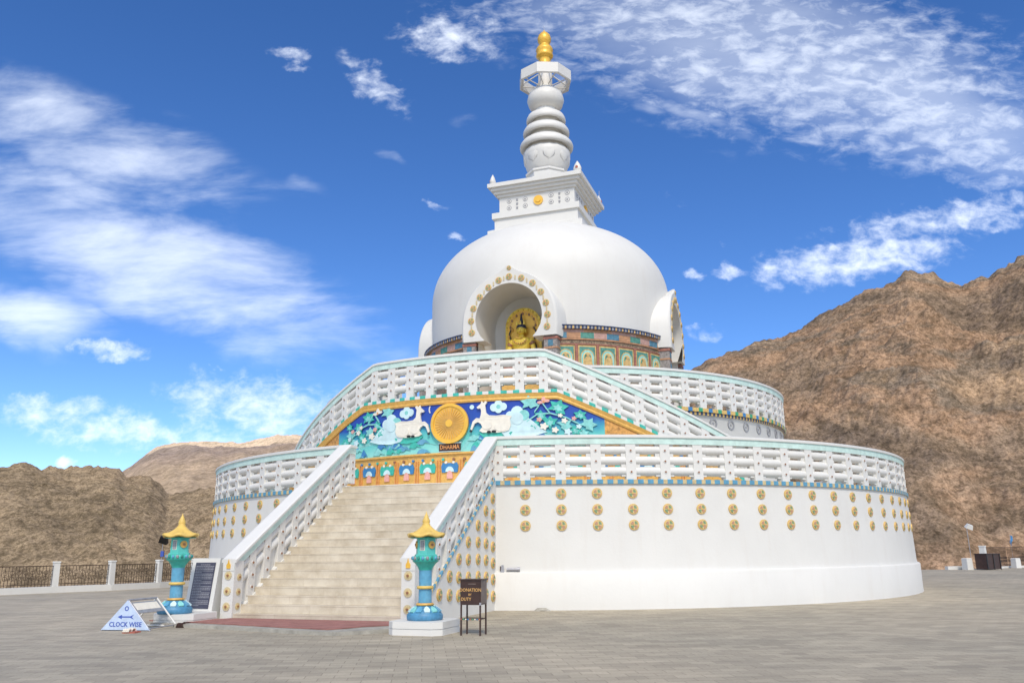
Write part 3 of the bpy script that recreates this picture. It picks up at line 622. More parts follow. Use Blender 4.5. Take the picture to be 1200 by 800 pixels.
# foliage, flowers, branches
def leaf(cx, cz, r, a):
    out = []
    for k in range(5):
        t = a+R_(-120+60*k); out.append((cx+r*.55*math.cos(t-R_(30)), cz+r*.5*math.sin(t-R_(30)))); out.append((cx+r*math.cos(t), cz+r*.8*math.sin(t)))
    out.append((cx+r*.3*math.cos(a+R_(150)), cz+r*.3*math.sin(a+R_(150)))); out.append((cx-r*.55*math.cos(a), cz-r*.55*math.sin(a)))
    return out
for sg in (-1, 1):
    specs = [(2.42, 6.12, .30, 80), (3.30, 6.02, .30, 100), (3.75, 5.72, .26, 60), (4.15, 5.50, .26, 120), (4.45, 5.25, .24, 60), (2.9, 5.72, .22, 30), (3.2, 5.52, .24, 150), (3.6, 5.38, .22, 40), (2.75, 5.48, .2, 200), (3.95, 5.22, .22, 240), (4.25, 5.78, .18, 90)]
    if sg > 0: specs = [(2.66, 6.14, .33, 100), (3.55, 5.97, .36, 70), (4.25, 5.72, .24, 90), (4.5, 5.42, .30, 60), (3.0, 5.72, .24, 30), (3.3, 5.5, .28, 150), (3.75, 5.42, .28, 40), (2.85, 5.45, .2, 200), (4.1, 5.25, .22, 240), (4.35, 5.12, .2, 90)]
    for k, (s, z, r, a) in enumerate(specs):
        relief('leaf', [leaf(sg*s, z, r*1.0, R_(a)), leaf(sg*s, z-.02, r*.5, R_(a+15))], [teal, turq], field, .03+.003*(k % 3), .03, [0 if k % 3 else 1, 1])
    def strip(pts, w): 
        L2 = [(x, z+w) for x, z in pts]; return [(sg*x, z) for x, z in L2]+[(sg*x, z-w) for x, z in reversed(pts)]
    relief('branch', [strip([(2.55, 5.55), (2.9, 5.78), (3.3, 5.80), (3.8, 5.66), (4.2, 5.45), (4.4, 5.0)], .022), strip([(2.8, 5.85), (2.95, 6.05), (3.0, 6.2)], .03), strip([(3.3, 5.8), (3.15, 6.0), (3.05, 6.15)], .03)], turq, field, .02, .05)
    fs_, fz = (2.85, 6.15) if sg < 0 else (3.1, 6.17)
    relief('flower', [circ(sg*fs_-.11, fz-.02, .10, 8, .05), circ(sg*fs_+.1, fz+.03, .10, 8, .05), circ(sg*fs_, fz+.06, .07, 8, .11), circ(sg*fs_, fz, .04, 8)], [pink if sg > 0 else cream, orange], field, .05, .03, [0, 0, 0, 1])
    for s_, z_, r_, m_ in ((3.1, 5.38, .12, cream), (3.45, 5.26, .10, cream), (2.95, 5.6, .08, pink), (3.75, 5.55, .09, cream), (3.85, 5.2, .11, paleblue), (4.05, 5.62, .07, pink), (3.62, 5.72, .07, cream), (4.2, 5.36, .08, paleblue)):
        relief('pale_flower', [[(sg*s_+r_*(1+.28*math.cos(5*t))*math.cos(t), z_+r_*(1+.28*math.cos(5*t))*.85*math.sin(t)) for t in [2*math.pi*i/20 for i in range(20)]]], m_, field, .055, .03)
# wheel
wh = relief('dharma_wheel', [circ(0, 5.59, .655, 40)], goldleaf, field, .03, .08)
rim = MB(); o1 = circ(0, 5.59, .655, 40); i1 = circ(0, 5.59, .56, 40)
for k in range(40): rim.prism([o1[k], o1[(k+1) % 40], i1[(k+1) % 40], i1[k]], wallf, .10, .14, 0)
rim.build('rim', goldleaf, wh)
sp = MB()
for k in range(32):
    t = 2*math.pi*k/32; c, s_ = math.cos(t), math.sin(t); w = .010
    sp.prism([(.12*c-w*s_, 5.59+.12*s_+w*c), (.50*c-w*2*s_, 5.59+.50*s_+w*2*c), (.50*c+w*2*s_, 5.59+.50*s_-w*2*c), (.12*c+w*s_, 5.59+.12*s_-w*c)], wallf, .10, .125, 0)
sp.build('spokes', goldpaint, wh)
relief('hub', [circ(0, 5.59, .12, 16), circ(0, 5.59, .06, 12)], goldleaf, wh, .10, .05)
# plaque below the wheel
pq = relief('name_plaque', [[(-.38, 4.70), (.38, 4.70), (.38, 4.95), (-.38, 4.95)]], brown, field, .03, .03)
relief('plaque_frame', [[(-.40, 4.945), (.40, 4.945), (.40, 4.975), (-.40, 4.975)], [(-.40, 4.68), (.40, 4.68), (.40, 4.70), (-.40, 4.70)]], paleblue, pq, .03, .04)
Tt = Matrix.Translation((0, -(RMW+.068), 4.825)) @ Matrix.Rotation(math.pi/2, 4, 'X')
text_mesh('DHARMA', .20, 'plaque_lettering', orange, pq, Tt, .004, xs=.82)
# dado motifs
def motif(i, s):
    a = [blue, teal][i % 2]
    z = 4.12; P = []
    horns = [(s-.27, z-.10), (s-.30, z+.10), (s-.24, z+.22), (s-.12, z+.16), (s-.05, z+.20), (s+.05, z+.20), (s+.12, z+.16), (s+.24, z+.22), (s+.30, z+.10), (s+.27, z-.10), (s+.14, z-.10), (s+.12, z+.0), (s, z+.06), (s-.12, z), (s-.14, z-.10)]
    P.append(horns); mi = [0]
    P.append([(s+.15*math.cos(t), z-.08+.17*math.sin(t)) for t in [R_(180-20*k) for k in range(10)]]); mi.append(1)
    P.append([(s+.10*math.cos(t), z-.20+.16*math.sin(t)) for t in [R_(180-20*k) for k in range(10)]]+[(s+.1, z-.3), (s-.1, z-.3)]); mi.append(2)
    P.append(circ(s-.13, z+.22, .045, 8)); mi.append(3); P.append(circ(s+.13, z+.22, .045, 8)); mi.append(3)
    fr_ = [[(s-.37, z-.45), (s-.34, z-.45), (s-.34, z+.30), (s-.37, z+.30)], [(s+.34, z-.45), (s+.37, z-.45), (s+.37, z+.30), (s+.34, z+.30)]]
    P += fr_; mi += [4, 4]
    relief('lotus_motif', P, [a, paleblue, pink, cream, orange], dado, .016, .03, mi)
for k in range(-10, 11): motif(k, .8*k)
relief('jewel_studs', [circ(-8+.37*k, 4.44, .045, 7) for k in range(44)], [blue, teal, brownstud], dado, .016, .02, [k // 2 % 3 for k in range(44)])

# --- upper terrace
ud = MB().lathe([(10.02, 3.46), (10.0, 6.1), (10.08, 6.2)], 140).build('upper_drum_wall', white, ST)
MB().lathe([(10.1, 6.33), (5.3, 6.33)], 120).build('upper_terrace_floor', marble, ST)
check_band('dentil_band', 10.05, lambda a: 6.13, .10, .03, 16, 344, 1.1, .5, [navy, gold], ud)
check_band('patterned_band', 10.07, lambda a: 6.235, .13, .06, 16, 344, 2.6, .4, [green, gold, blue, gold], ud)
for k in range(12):
    a = 46.2+5.3*k
    if a > 106: break
    o = disc_ornament(Matrix.Identity(4), .18, 'ring').build('ring_ornament', greyd, ud) if k == 0 else None
    if k == 0: ring0 = o
    else: o = ring0.copy(); COL.objects.link(o); o.parent = ud
    o.matrix_local = Tring(10.0, R_(a), 5.88)
ring0.matrix_local = Tring(10.0, R_(46.2), 5.88)
parapet(ST, 'upper_parapet', 10.12, lambda a: 7.69, 17.5, 342.5, 4.4, [17.75+4.41*k for k in range(20)]+[-17.75-4.41*k for k in range(6)], None, 2, h=1.36)

# --- dome base drum with painted frieze
RB = 5.70
mut_b = mat('faded_blue_frieze', (.07, .19, .27), .6, var=.4, nscale=9, detail=9); mut_o = mat('faded_orange_frieze', (.44, .23, .12), .6, var=.3, nscale=9, detail=9); mut_t = mat('faded_green_frieze', (.08, .25, .20), .6, var=.4, nscale=9, detail=9); mut_p = mat('faded_pink_frieze', (.46, .28, .23), .6, var=.25, nscale=9, detail=9); mut_r = mat('faded_red_frieze', (.33, .13, .09), .6, var=.3, nscale=9); mut_g = mat('faded_gold_frieze', (.56, .38, .15), .6, var=.3, nscale=9)
db = empty('painted_dome_base', (0, 0, 0)); db.parent = ST
for q in range(4): MB().lathe([(RB, 6.30), (RB, 10.16)], 30, 0, a0=90*q+14.6, a1=90*q+75.4).build('base_wall', ornament, db, fix=False)
def band(name, R, z0, z1, dep, a0, a1, mats, step, parent):
    mb = MB(); a = a0; k = 0
    while a < a1-1e-6:
        b = min(a1, a+step); vs = [pol(R-.02, R_(a), z0), pol(R-.02, R_(b), z0), pol(R+dep, R_(b), z0), pol(R+dep, R_(a), z0)]; vs += [(x, y, z1) for x, y, z in vs]
        mb.add(vs, [(3, 2, 1, 0), (4, 5, 6, 7), (2, 3, 7, 6), (3, 0, 4, 7), (1, 2, 6, 5)], k % len(mats)); a = b; k += 1
    return mb.build(name, mats, parent)
for q in range(4):
    A0, A1 = 90*q+20, 90*q+70
    band('colour_block_row', RB, 9.76, 10.0, .05, A0-2.5, A1+2.5, [mut_b, mut_o, mut_t, mut_p], 5.6, db)
    band('salmon_strip', RB, 10.0, 10.13, .07, A0-2, A1+2, [mut_p, mut_o], 12, db)
    band('gold_fillet', RB, 9.70, 9.755, .045, A0-2, A1+2, [mut_o], 6, db)
    band('red_strip', RB, 9.50, 9.54, .045, A0-2, A1+2, [mut_r], 6, db)
    mb = MB()
    mb2 = band('bead_cornice', RB, 10.13, 10.25, .17, A0-3, A1+3, [navy, greyd, navy, mut_g], .75, db)
    band('eave_strip', RB, 10.25, 10.285, .20, A0-3, A1+3, [navy], 6, db)
    for i in range(8 if q in (0, 3) else 0):
        if q == 0: a = 22.52+8.8*i-8.8*.0
        else: a = -(22.52+8.8*i)
        if abs(a) > 80: continue
        A_ = R_(a)
        def pf(x, z, d, A_=A_): return pol(RB+d, A_+x/RB, z)
        mb = MB()
        def pr(poly, d0, d1, mi): mb.prism(poly, pf, d0, d1, mi)
        for x in (-.43, .43): pr([(x-.045, 8.35), (x+.045, 8.35), (x+.045, 9.50), (x-.045, 9.50)], 0, .05, 4)
        pr([(-.37, 8.5), (.37, 8.5), (.37, 9.47), (-.37, 9.47)], 0, .035, 0); pr([(-.32, 8.55), (.32, 8.55), (.32, 9.41), (-.32, 9.41)], .035, .04, 1)
        arc = lambda r: [(r*math.cos(R_(180-20*k)), 8.98+r*1.15*math.sin(R_(180-20*k))) for k in range(10)]+[(r, 8.6), (-r, 8.6)]
        pr(arc(.29), .04, .046, 0); pr(arc(.25), .046, .052, 2); pr(arc(.19), .052, .058, 3); pr(arc(.14), .058, .064, 1)
        pr(circ(0, 9.07, .065, 10), .064, .12, 0); pr([(-.05, 9.02), (.05, 9.02), (.14, 8.90), (.16, 8.74), (.2, 8.66), (-.2, 8.66), (-.16, 8.74), (-.14, 8.90)], .064, .11, 0)
        pr([(-.24, 8.58), (.24, 8.58), (.22, 8.66), (-.22, 8.66)], .064, .13, 5)
        mb.build('buddha_panel', [mut_g, mut_t, turq, medbg, mut_r, mut_p], db)
# --- dome with openings for the four niches
NP = 200; prof = []
for i in range(60):
    if i < 14: prof.append((5.50+.05*math.sin(math.pi/2*i/14), 10.16+(12.55-10.16)*i/14))
    else:
        t = (i-14)/45*math.pi/2; e = 2/2.18; prof.append((max(.02, 5.551*max(0, math.cos(t))**e), 12.55+3.754*math.sin(t)**e))
mb = MB(); mb.lathe(prof, NP, 0)
keep_f = []; ho = 1.66
for f in mb.f:
    c = sum((Vector(mb.v[k]) for k in f), Vector())/len(f); drop = False
    for q in range(4):
        a = q*math.pi/2; w = c.x*math.cos(a)+c.y*math.sin(a); u = c.x*math.sin(a)-c.y*math.cos(a)
        if u > 3 and (abs(w) < ho and c.z < 10.65 or math.hypot(w, c.z-10.65) < ho): drop = True
    if not drop: keep_f.append(f)
mb.f = keep_f; mb.m = [0]*len(keep_f); mb.s = [True]*len(keep_f)
dome = mb.build('dome', white, ST, fix=False)
# faint moulding line near the crown
mb = MB(); pts = []
for i in range(121):
    a = 2*math.pi*i/120; r = 3.05+.14*math.cos(4*a)
    z = 12.55+3.754*(1-(r/5.551)**2.18)**(1/2.18); pts.append((r*math.sin(a), -r*math.cos(a), z))
mb.path(pts, .03, 5); mb.build('crown_moulding', white, dome)
# --- niches
U = 5.9; ZC = 10.65; RO = 1.43
def open_out(n=28):
    pts = [(-1.02, 9.80), (-1.20, 10.0), (-1.36, 10.3)]
    for k in range(n+1): t = math.pi-math.pi*k/n; pts.append((RO*math.cos(t), ZC+RO*1.035*math.sin(t)))
    return pts+[(1.36, 10.3), (1.20, 10.0), (1.02, 9.80)]
def outer_out(n, sc=1.0):
    pts = [(-2.0*sc, 9.80), (-2.02*sc, 10.0), (-2.04*sc, 10.3)]
    for k in range(n+1):
        t = math.pi-math.pi*k/n; r = 2.02*sc; z = ZC+2.0*math.sin(t)*(1+.14*max(0, 1-abs(math.cos(t))/.28)**1.3); pts.append((r*math.cos(t), z+(sc-1)*.6))
    return pts+[(2.04*sc, 10.3), (2.02*sc, 10.0), (2.0*sc, 9.80)]
def niche(q):
    T = Matrix.Rotation(q*math.pi/2, 4, 'Z')
    def P(w, z, u): return tuple(T @ Vector((w, -u, z)))
    op = open_out(); ou = outer_out(28); ob = outer_out(28, 1.10); n = len(op); mb = MB()
    vs = [P(w, z, U) for w, z in op]+[P(w*.965, z-.02 if z > 11 else z, U) for w, z in ou]
    mb.add(vs, [(i, i+1, n+i+1, n+i) for i in range(n-1)], 0, False)
    # rounded outer shoulder back to the dome
    ou = [(w*.965, z-.02 if z > 11 else z) for w, z in ou]; r1 = [(w*1.03, ZC+(z-ZC)*1.012 if z > ZC else z, U-.035) for w, z in ou]; r1b = [(w*1.05, ZC+(z-ZC)*1.01 if z > ZC else z, U-.11) for w, z in ou]
    r2 = [(w*1.13, ZC+(z-ZC)*.86 if z > ZC else z, 5.0) for w, z in ou]
    vs = [P(w, z, U) for w, z in ou]+[P(w, z, d) for w, z, d in r1]+[P(w, z, d) for w, z, d in r1b]+[P(w, z, d) for w, z, d in r2]
    mb.add(vs, [(j*n+i, j*n+i+1, (j+1)*n+i+1, (j+1)*n+i) for j in range(3) for i in range(n-1)], 0, True)
    # bottom of the hood
    for lo, hi in ((0, 0), (n-1, n-1)):
        mb.add([P(op[lo][0], 9.80, U), P(ou[lo][0], 9.80, U), P(ou[lo][0]*1.13, 9.80, 5.0), P(op[lo][0], 9.80, 5.0)], [(0, 1, 2, 3)], 0)
    # tunnel, running down to the terrace, and the back wall
    tun = [(-1.40, 6.34)]+[(-1.40, 9.9)]+[(w, z) for w, z in op[3:-3]]+[(1.40, 9.9), (1.40, 6.34)]
    m = len(tun); vs = [P(w, z, U-.001 if z > 10.2 else U-.25) for w, z in tun]+[P(w*.97, z, 3.7) for w, z in tun]
    mb.add(vs, [(i, i+1, m+i+1, m+i) for i in range(m-1)], 0, True)
    back = [P(w*.97, z, 3.7) for w, z in tun]; mb.add(back, [tuple(range(m))], 0)
    lipi = op[:4]; 
    ni = mb.build('niche_hood', white, ST, fix=True)
    for sg in (-1, 1):
        pb = MB(); pb.box((0, 0, 8.07), (.54, .75, 3.44), 0); pb.box((0, 0, 9.70), (.60, .80, .10), 1); pb.box((0, 0, 9.30), (.57, .78, .07), 2); pb.box((0, 0, 8.75), (.57, .78, .06), 2)
        for zz in (9.5, 9.0, 8.5): pb.box((0, -.383, zz), (.2, .02, .24), 3)
        o = pb.build('pier', [greyband, mut_r, mut_o, mut_b], ni); o.matrix_local = T @ Matrix.Translation((sg*1.73, -5.42, 0))
    ms_ = [(-1.58, 10.18), (-1.61, 10.68), (-1.51, 11.2), (-1.23, 11.66), (-.85, 12.03), (-.40, 12.29), (.05, 12.40), (.58, 12.28), (1.05, 12.01), (1.40, 11.6), (1.60, 11.13), (1.66, 10.64), (1.63, 10.15)]
    for k, (w, z) in enumerate(ms_):
        o = disc_ornament(Matrix.Identity(4), .135, 'medallion').build('medallion', MEDM, ni) if k == 0 else first_m.copy()
        if k == 0: first_m = o
        else: COL.objects.link(o); o.parent = ni
        o.matrix_local = T @ Matrix.Translation((w, -U, z))
    o = first_m.copy(); COL.objects.link(o); o.parent = ni; o.matrix_local = T @ Matrix.Translation((.05, -U, 12.77)) @ Matrix.Scale(.72, 4)
    for (a, b), (c, d) in zip(ms_[:-1], ms_[1:]):
        x, z = (a+c)/2, (b+d)/2; MB().prism([(x-.022, z-.09), (x+.022, z-.09), (x+.03, z+.06), (x, z+.10), (x-.03, z+.06)], lambda w, zz, dd: P(w, zz, U+dd), 0, .03, 0).build('small_drop', creamring, ni)
    return ni
for q in range(4): niche(q)
# --- harmika
def sq(mb, s, z0, z1, mi=0, s2=None):
    s2 = s if s2 is None else s2; vs = [(x*s, y*s, z0) for x, y in ((-1, -1), (1, -1), (1, 1), (-1, 1))]+[(x*s2, y*s2, z1) for x, y in ((-1, -1), (1, -1), (1, 1), (-1, 1))]
    mb.add(vs, [(3, 2, 1, 0), (4, 5, 6, 7), (0, 1, 5, 4), (1, 2, 6, 5), (2, 3, 7, 6), (3, 0, 4, 7)], mi)
mb = MB(); sq(mb, 2.28, 15.3, 16.02); sq(mb, 2.28, 16.022, 16.12, 0, 2.1); sq(mb, 2.02, 16.12, 16.66); sq(mb, 2.12, 16.662, 16.95); sq(mb, 1.84, 16.952, 17.80)
hb = mb.build('harmika', white2, ST)
mb = MB(); sq(mb, 1.93, 17.80, 17.93); sq(mb, 2.05, 17.932, 18.07); sq(mb, 2.17, 18.072, 18.21); sq(mb, 2.29, 18.212, 18.40)
mb.build('cornice', white2, hb)
for q in range(4):
    T = Matrix.Rotation(q*math.pi/2, 4, 'Z')
    g0 = MB(); g0.prism(circ(.1, 17.40, .23, 20), lambda x, z, d: tuple(T @ Vector((x, -d, z))), 1.82, 1.90, 0); g0.prism(circ(.1, 17.40, .12, 14), lambda x, z, d: tuple(T @ Vector((x, -d, z))), 1.90, 1.94, 0); g0.build('gold_roundel', goldleaf, hb)
    for x in (-1.35, -.55, .72, 1.50):
        for z in (17.22, 17.56):
            m_ = MB()
            for rad, d0, d1, mi_ in ((.12, 1.835, 1.85, 1), (.092, 1.85, 1.856, 0), (.045, 1.856, 1.87, 1)):
                m_.prism(circ(x, z, rad, 12), lambda a, b, d: tuple(T @ Vector((a, -d, b))), d0, d1, mi_)
            m_.build('grey_rosette', [white2, greyd], hb)
    m_ = MB()
    for x in (-.95, 1.12):
        for z in (17.18, 17.38, 17.58): m_.prism([(x-.04, z-.06), (x+.04, z-.06), (x+.05, z+.05), (x-.05, z+.05)], lambda a, b, d: tuple(T @ Vector((a, -d, b))), 1.835, 1.86, 0)
    m_.build('grey_drops', greyd, hb)
    # corner horn
    c = MB(); n = 8
    c.lathe([(.13, 0), (.19, .10), (.19, .20), (.13, .36), (.06, .47), (0, .56)], 14, 0, T=T @ Matrix.Translation((2.08, -2.08, 18.395)) @ Matrix.Diagonal((1, .7, 1, 1)))
    c.prism(circ(2.08, 18.40+.2, .065, 10), lambda a, b, d: tuple(T @ Vector((a, -d, b))), 2.2, 2.225, 1)
    c.build('corner_horn', [white2, red], hb)
# lotus base + spire
mb = MB()
mb.lathe([(1.25, 18.40), (1.25, 18.75), (1.12, 18.80), (1.12, 19.05)], 8, 0, smooth=False, rot=22.5)
mb.lathe([(1.0, 18.9), (1.0, 19.35), (1.06, 19.40), (1.06, 19.50), (1.0, 19.52)], 8, 0, smooth=False, rot=22.5)
mb.lathe([(.84, 19.45), (.95, 19.62), (1.08, 19.95), (1.17, 20.35), (1.18, 20.55), (1.12, 20.68), (1.02, 20.76), (1.0, 20.95)], 16, 0, smooth=True, rot=0)
for k in range(8):
    a = R_(45*k+22.5); mb.lathe([(.0, -.34), (.14, -.2), (.20, 0), (.17, .2), (.0, .32)], 8, 0, T=Matrix.Translation(pol(1.06, a, 20.28)) @ Matrix.Rotation(a, 4, 'Z') @ Matrix.Diagonal((1.8, .5, 1.2, 1)))
lot = mb.build('lotus_base', white2, ST)
def rnd_disc(R, z0, z1):
    zc = (z0+z1)/2; h = (z1-z0)/2
    return [(R*.60, z0+.16), (R*.90, z0+.02), (R*.955, z0), (R*.99, z0+.06), (R, z0+.16), (R*.975, z0+.26), (R*.90, z0+.40), (R*.78, z1-.04), (R*.6, z1+.06)]
spire = MB().lathe([(.95, 20.7), (.85, 21.3), (.72, 22.0), (.62, 22.7), (.5, 23.1), (.42, 24.2), (.36, 24.3), (.35, 25.35), (.3, 25.4)], 32).build('spire', white2, ST)
for R, z0, z1 in ((1.33, 20.80, 21.36), (1.16, 21.55, 22.05), (.99, 22.25, 22.72)): MB().lathe(rnd_disc(R, z0, z1), 56).build('spire_disc', white2, spire)
MB().lathe([(.3, 22.95), (.62, 23.02), (.84, 23.22), (.93, 23.52), (.86, 23.84), (.66, 24.05), (.45, 24.13), (.40, 24.2)], 48).build('spire_globe', white2, spire)
par_ = MB()
par_.lathe([(1.33, 24.42), (1.36, 24.45), (1.36, 24.98), (1.30, 25.02), (1.20, 25.02), (1.20, 24.46), (1.33, 24.42)], 8, 0, smooth=False, rot=0)
cr = par_.build('parasol_ring', white2, spire)
sb = MB()
for k in range(8):
    a = R_(45*k); sb.tube(pol(.30, a, 25.15), pol(1.24, a, 24.72), .035, 6); sb.tube(pol(.34, a, 24.35), pol(1.24, a, 24.6), .028, 6)
sb.build('parasol_struts', white2, spire)
MB().lathe([(.30, 25.36), (.30, 25.42), (.36, 25.45), (.36, 25.50), (.30, 25.55), (.32, 25.62)], 24).build('finial_base', goldleaf, spire)
MB().lathe([(.28, 25.30), (.34, 25.4), (.31, 25.62), (.30, 25.78), (.32, 25.95), (.42, 26.02), (.445, 26.1), (.42, 26.18), (.40, 26.3), (.445, 26.38), (.43, 26.46), (.36, 26.60), (.23, 26.70), (.24, 26.76), (.33, 26.90), (.355, 27.08), (.30, 27.27), (.18, 27.42), (.05, 27.50), (.03, 27.6), (.0, 27.62)], 32).build('golden_finial', goldleaf, spire)
MB().tube((0, 0, 27.5), (0, 0, 27.86), .012, 5).build('lightning_rod', steel, spire)
MB().tube((2.1, 2.1, 18.4), (2.1, 2.1, 19.2), .015, 5).build('lightning_rod', steel, hb)

# ------------------------------------------------------------------ seated golden statue in the niche
goldbright = mat('bright_gilding', (.93, .60, .08), .4, .1, var=.28, nscale=11, bump=.6, bscale=16)
SG = empty('golden_statue', Wd(0, -4.25, 6.34), PHI); tag(SG, 'seated golden buddha statue with a round gilded backplate inside the front niche', 'statue')
def sv(mb, name, mats, par=SG): return mb.build(name, mats, par)
mb = MB(); mb.box((0, 0, 1.2), (1.9, .7, 2.4), 0); mb.box((0, -.03, 2.5), (1.7, .8, .2), 1); mb.box((0, -.03, .1), (2.0, .8, .2), 1); sv(mb, 'throne', [goldpaint, red])
mb = MB(); zz0 = 2.4
arcp = [(-.80, zz0), (-.80, 4.45)]+[(.80*math.cos(R_(180-12*k)), 4.45+.80*math.sin(R_(180-12*k))) for k in range(1, 15)]+[(.80, 4.45), (.80, zz0)]
mb.prism(arcp, lambda x, z, d: (x, .30-d, z), 0, .06, 0)
inn = [(x*.87, zz0+(z-zz0)*.955) for x, z in arcp]; mb.prism(inn, lambda x, z, d: (x, .30-d, z), .06, .085, 1)
for k in range(11):
    t = R_(180-18*k); mb.lathe([(0, -.05), (.045, 0), (0, .05)], 6, 0, T=Matrix.Translation((.74*math.cos(t), .22, 4.42+.74*math.sin(t))))
sv(mb, 'backplate', [goldbright, goldleaf])
# body: legs, torso, arms, neck, head in one mesh
mb = MB()
def blob(c, r, mi=0, n=14, rot=None):
    T = Matrix.Translation(c); T = T @ rot if rot is not None else T
    mb.lathe([(math.sin(math.pi*k/10)*1.0, -math.cos(math.pi*k/10)) for k in range(11)], n, mi, T=T @ Matrix.Diagonal((r[0], r[1], r[2], 1)))
blob((0, -.12, 2.80), (.66, .34, .17)); blob((-.38, -.22, 2.86), (.3, .28, .14)); blob((.38, -.22, 2.86), (.3, .28, .14))
mb.lathe([(.30, 2.8), (.26, 3.1), (.30, 3.35), (.37, 3.6), (.33, 3.72), (.12, 3.80), (.09, 3.86), (.09, 3.95)], 18, 0, T=Matrix.Diagonal((1, .62, 1, 1)))
for sg in (-1, 1):
    mb.tube((sg*.34, -.0, 3.62), (sg*.46, -.06, 3.25), .105, 10, r2=.085); mb.tube((sg*.46, -.06, 3.25), (sg*.16, -.34, 3.02), .085, 10, r2=.06); blob((sg*.1, -.36, 3.0), (.11, .08, .05)); blob((sg*.35, 0, 3.62), (.12, .11, .11))
blob((0, -.03, 4.08), (.155, .165, .20)); blob((0, -.19, 4.06), (.028, .03, .05))
for sg in (-1, 1): blob((sg*.16, -.01, 4.04), (.022, .04, .10)); blob((sg*.06, -.175, 4.11), (.03, .012, .012), 1)
blob((0, -.182, 3.98), (.045, .012, .014), 2)
mb.v = [(x*1.22, y*1.1, 2.4+(z-2.4)*1.07) for x, y, z in mb.v]; sv(mb, 'seated_figure', [goldbright, hair, red])
mb = MB(); mb.lathe([(.17, 4.14), (.18, 4.20), (.15, 4.28), (.09, 4.32), (.06, 4.36), (.07, 4.42), (.05, 4.50), (.025, 4.72), (0, 4.80)], 14, 0)
for sg in (-1, 0, 1): mb.box((sg*.13, -.12, 4.36), (.07, .04, .16), 1, taper=.3)
mb.v = [(x*1.22, y*1.1, 2.4+(z-2.4)*1.07) for x, y, z in mb.v]; sv(mb, 'hair_and_crown', [hair, goldbright])
mb = MB()
for k in range(15):
    t = R_(200+10*k); mb.lathe([(0, -.04), (.035, 0), (0, .04)], 6, k % 2, T=Matrix.Translation((.27*math.cos(t)*1.1, -.27, 3.78+.22*math.sin(t))))
for k in range(9):
    t = R_(215+12*k); mb.lathe([(0, -.03), (.024, 0), (0, .03)], 6, 1, T=Matrix.Translation((.17*math.cos(t)*1.1, -.26, 3.92+.12*math.sin(t))))
for sg in (-1, 1):
    mb.tube((sg*.46, -.03, 3.62), (sg*.52, -.04, 3.53), .135, 10, 0)
mb.build('necklace_and_armlets', [brownstud, goldpaint], SG)
mb = MB()
for k in range(13):
    t = R_(180-15*k); r_ = .56; x, z = r_*math.cos(t), 4.42+r_*math.sin(t)
    mb.prism([(x-.03, z-.05), (x+.03, z-.05), (x+.045, z+.02), (x, z+.075), (x-.045, z+.02)], lambda a, b, d: (a, .21-d, b), 0, .03, k % 2)
mb.build('flame_reliefs', [brownstud, goldpaint], SG)
for sg in (-1, 1):
    mb = MB(); mb.path([(sg*.56, .16, 3.0), (sg*.60, .15, 3.5), (sg*.50, .14, 3.8), (sg*.60, .14, 4.1), (sg*.5, .14, 4.35)], .028, 6, 0)
    for z, x in ((3.35, .62), (3.7, .52), (4.0, .6), (4.3, .46)): mb.lathe([(0, -.07), (.055, 0), (0, .09)], 6, 1 if z > 3.6 else 0, T=Matrix.Translation((sg*x, .12, z)))
    sv(mb, 'throne_ornament', [hair, goldpaint])

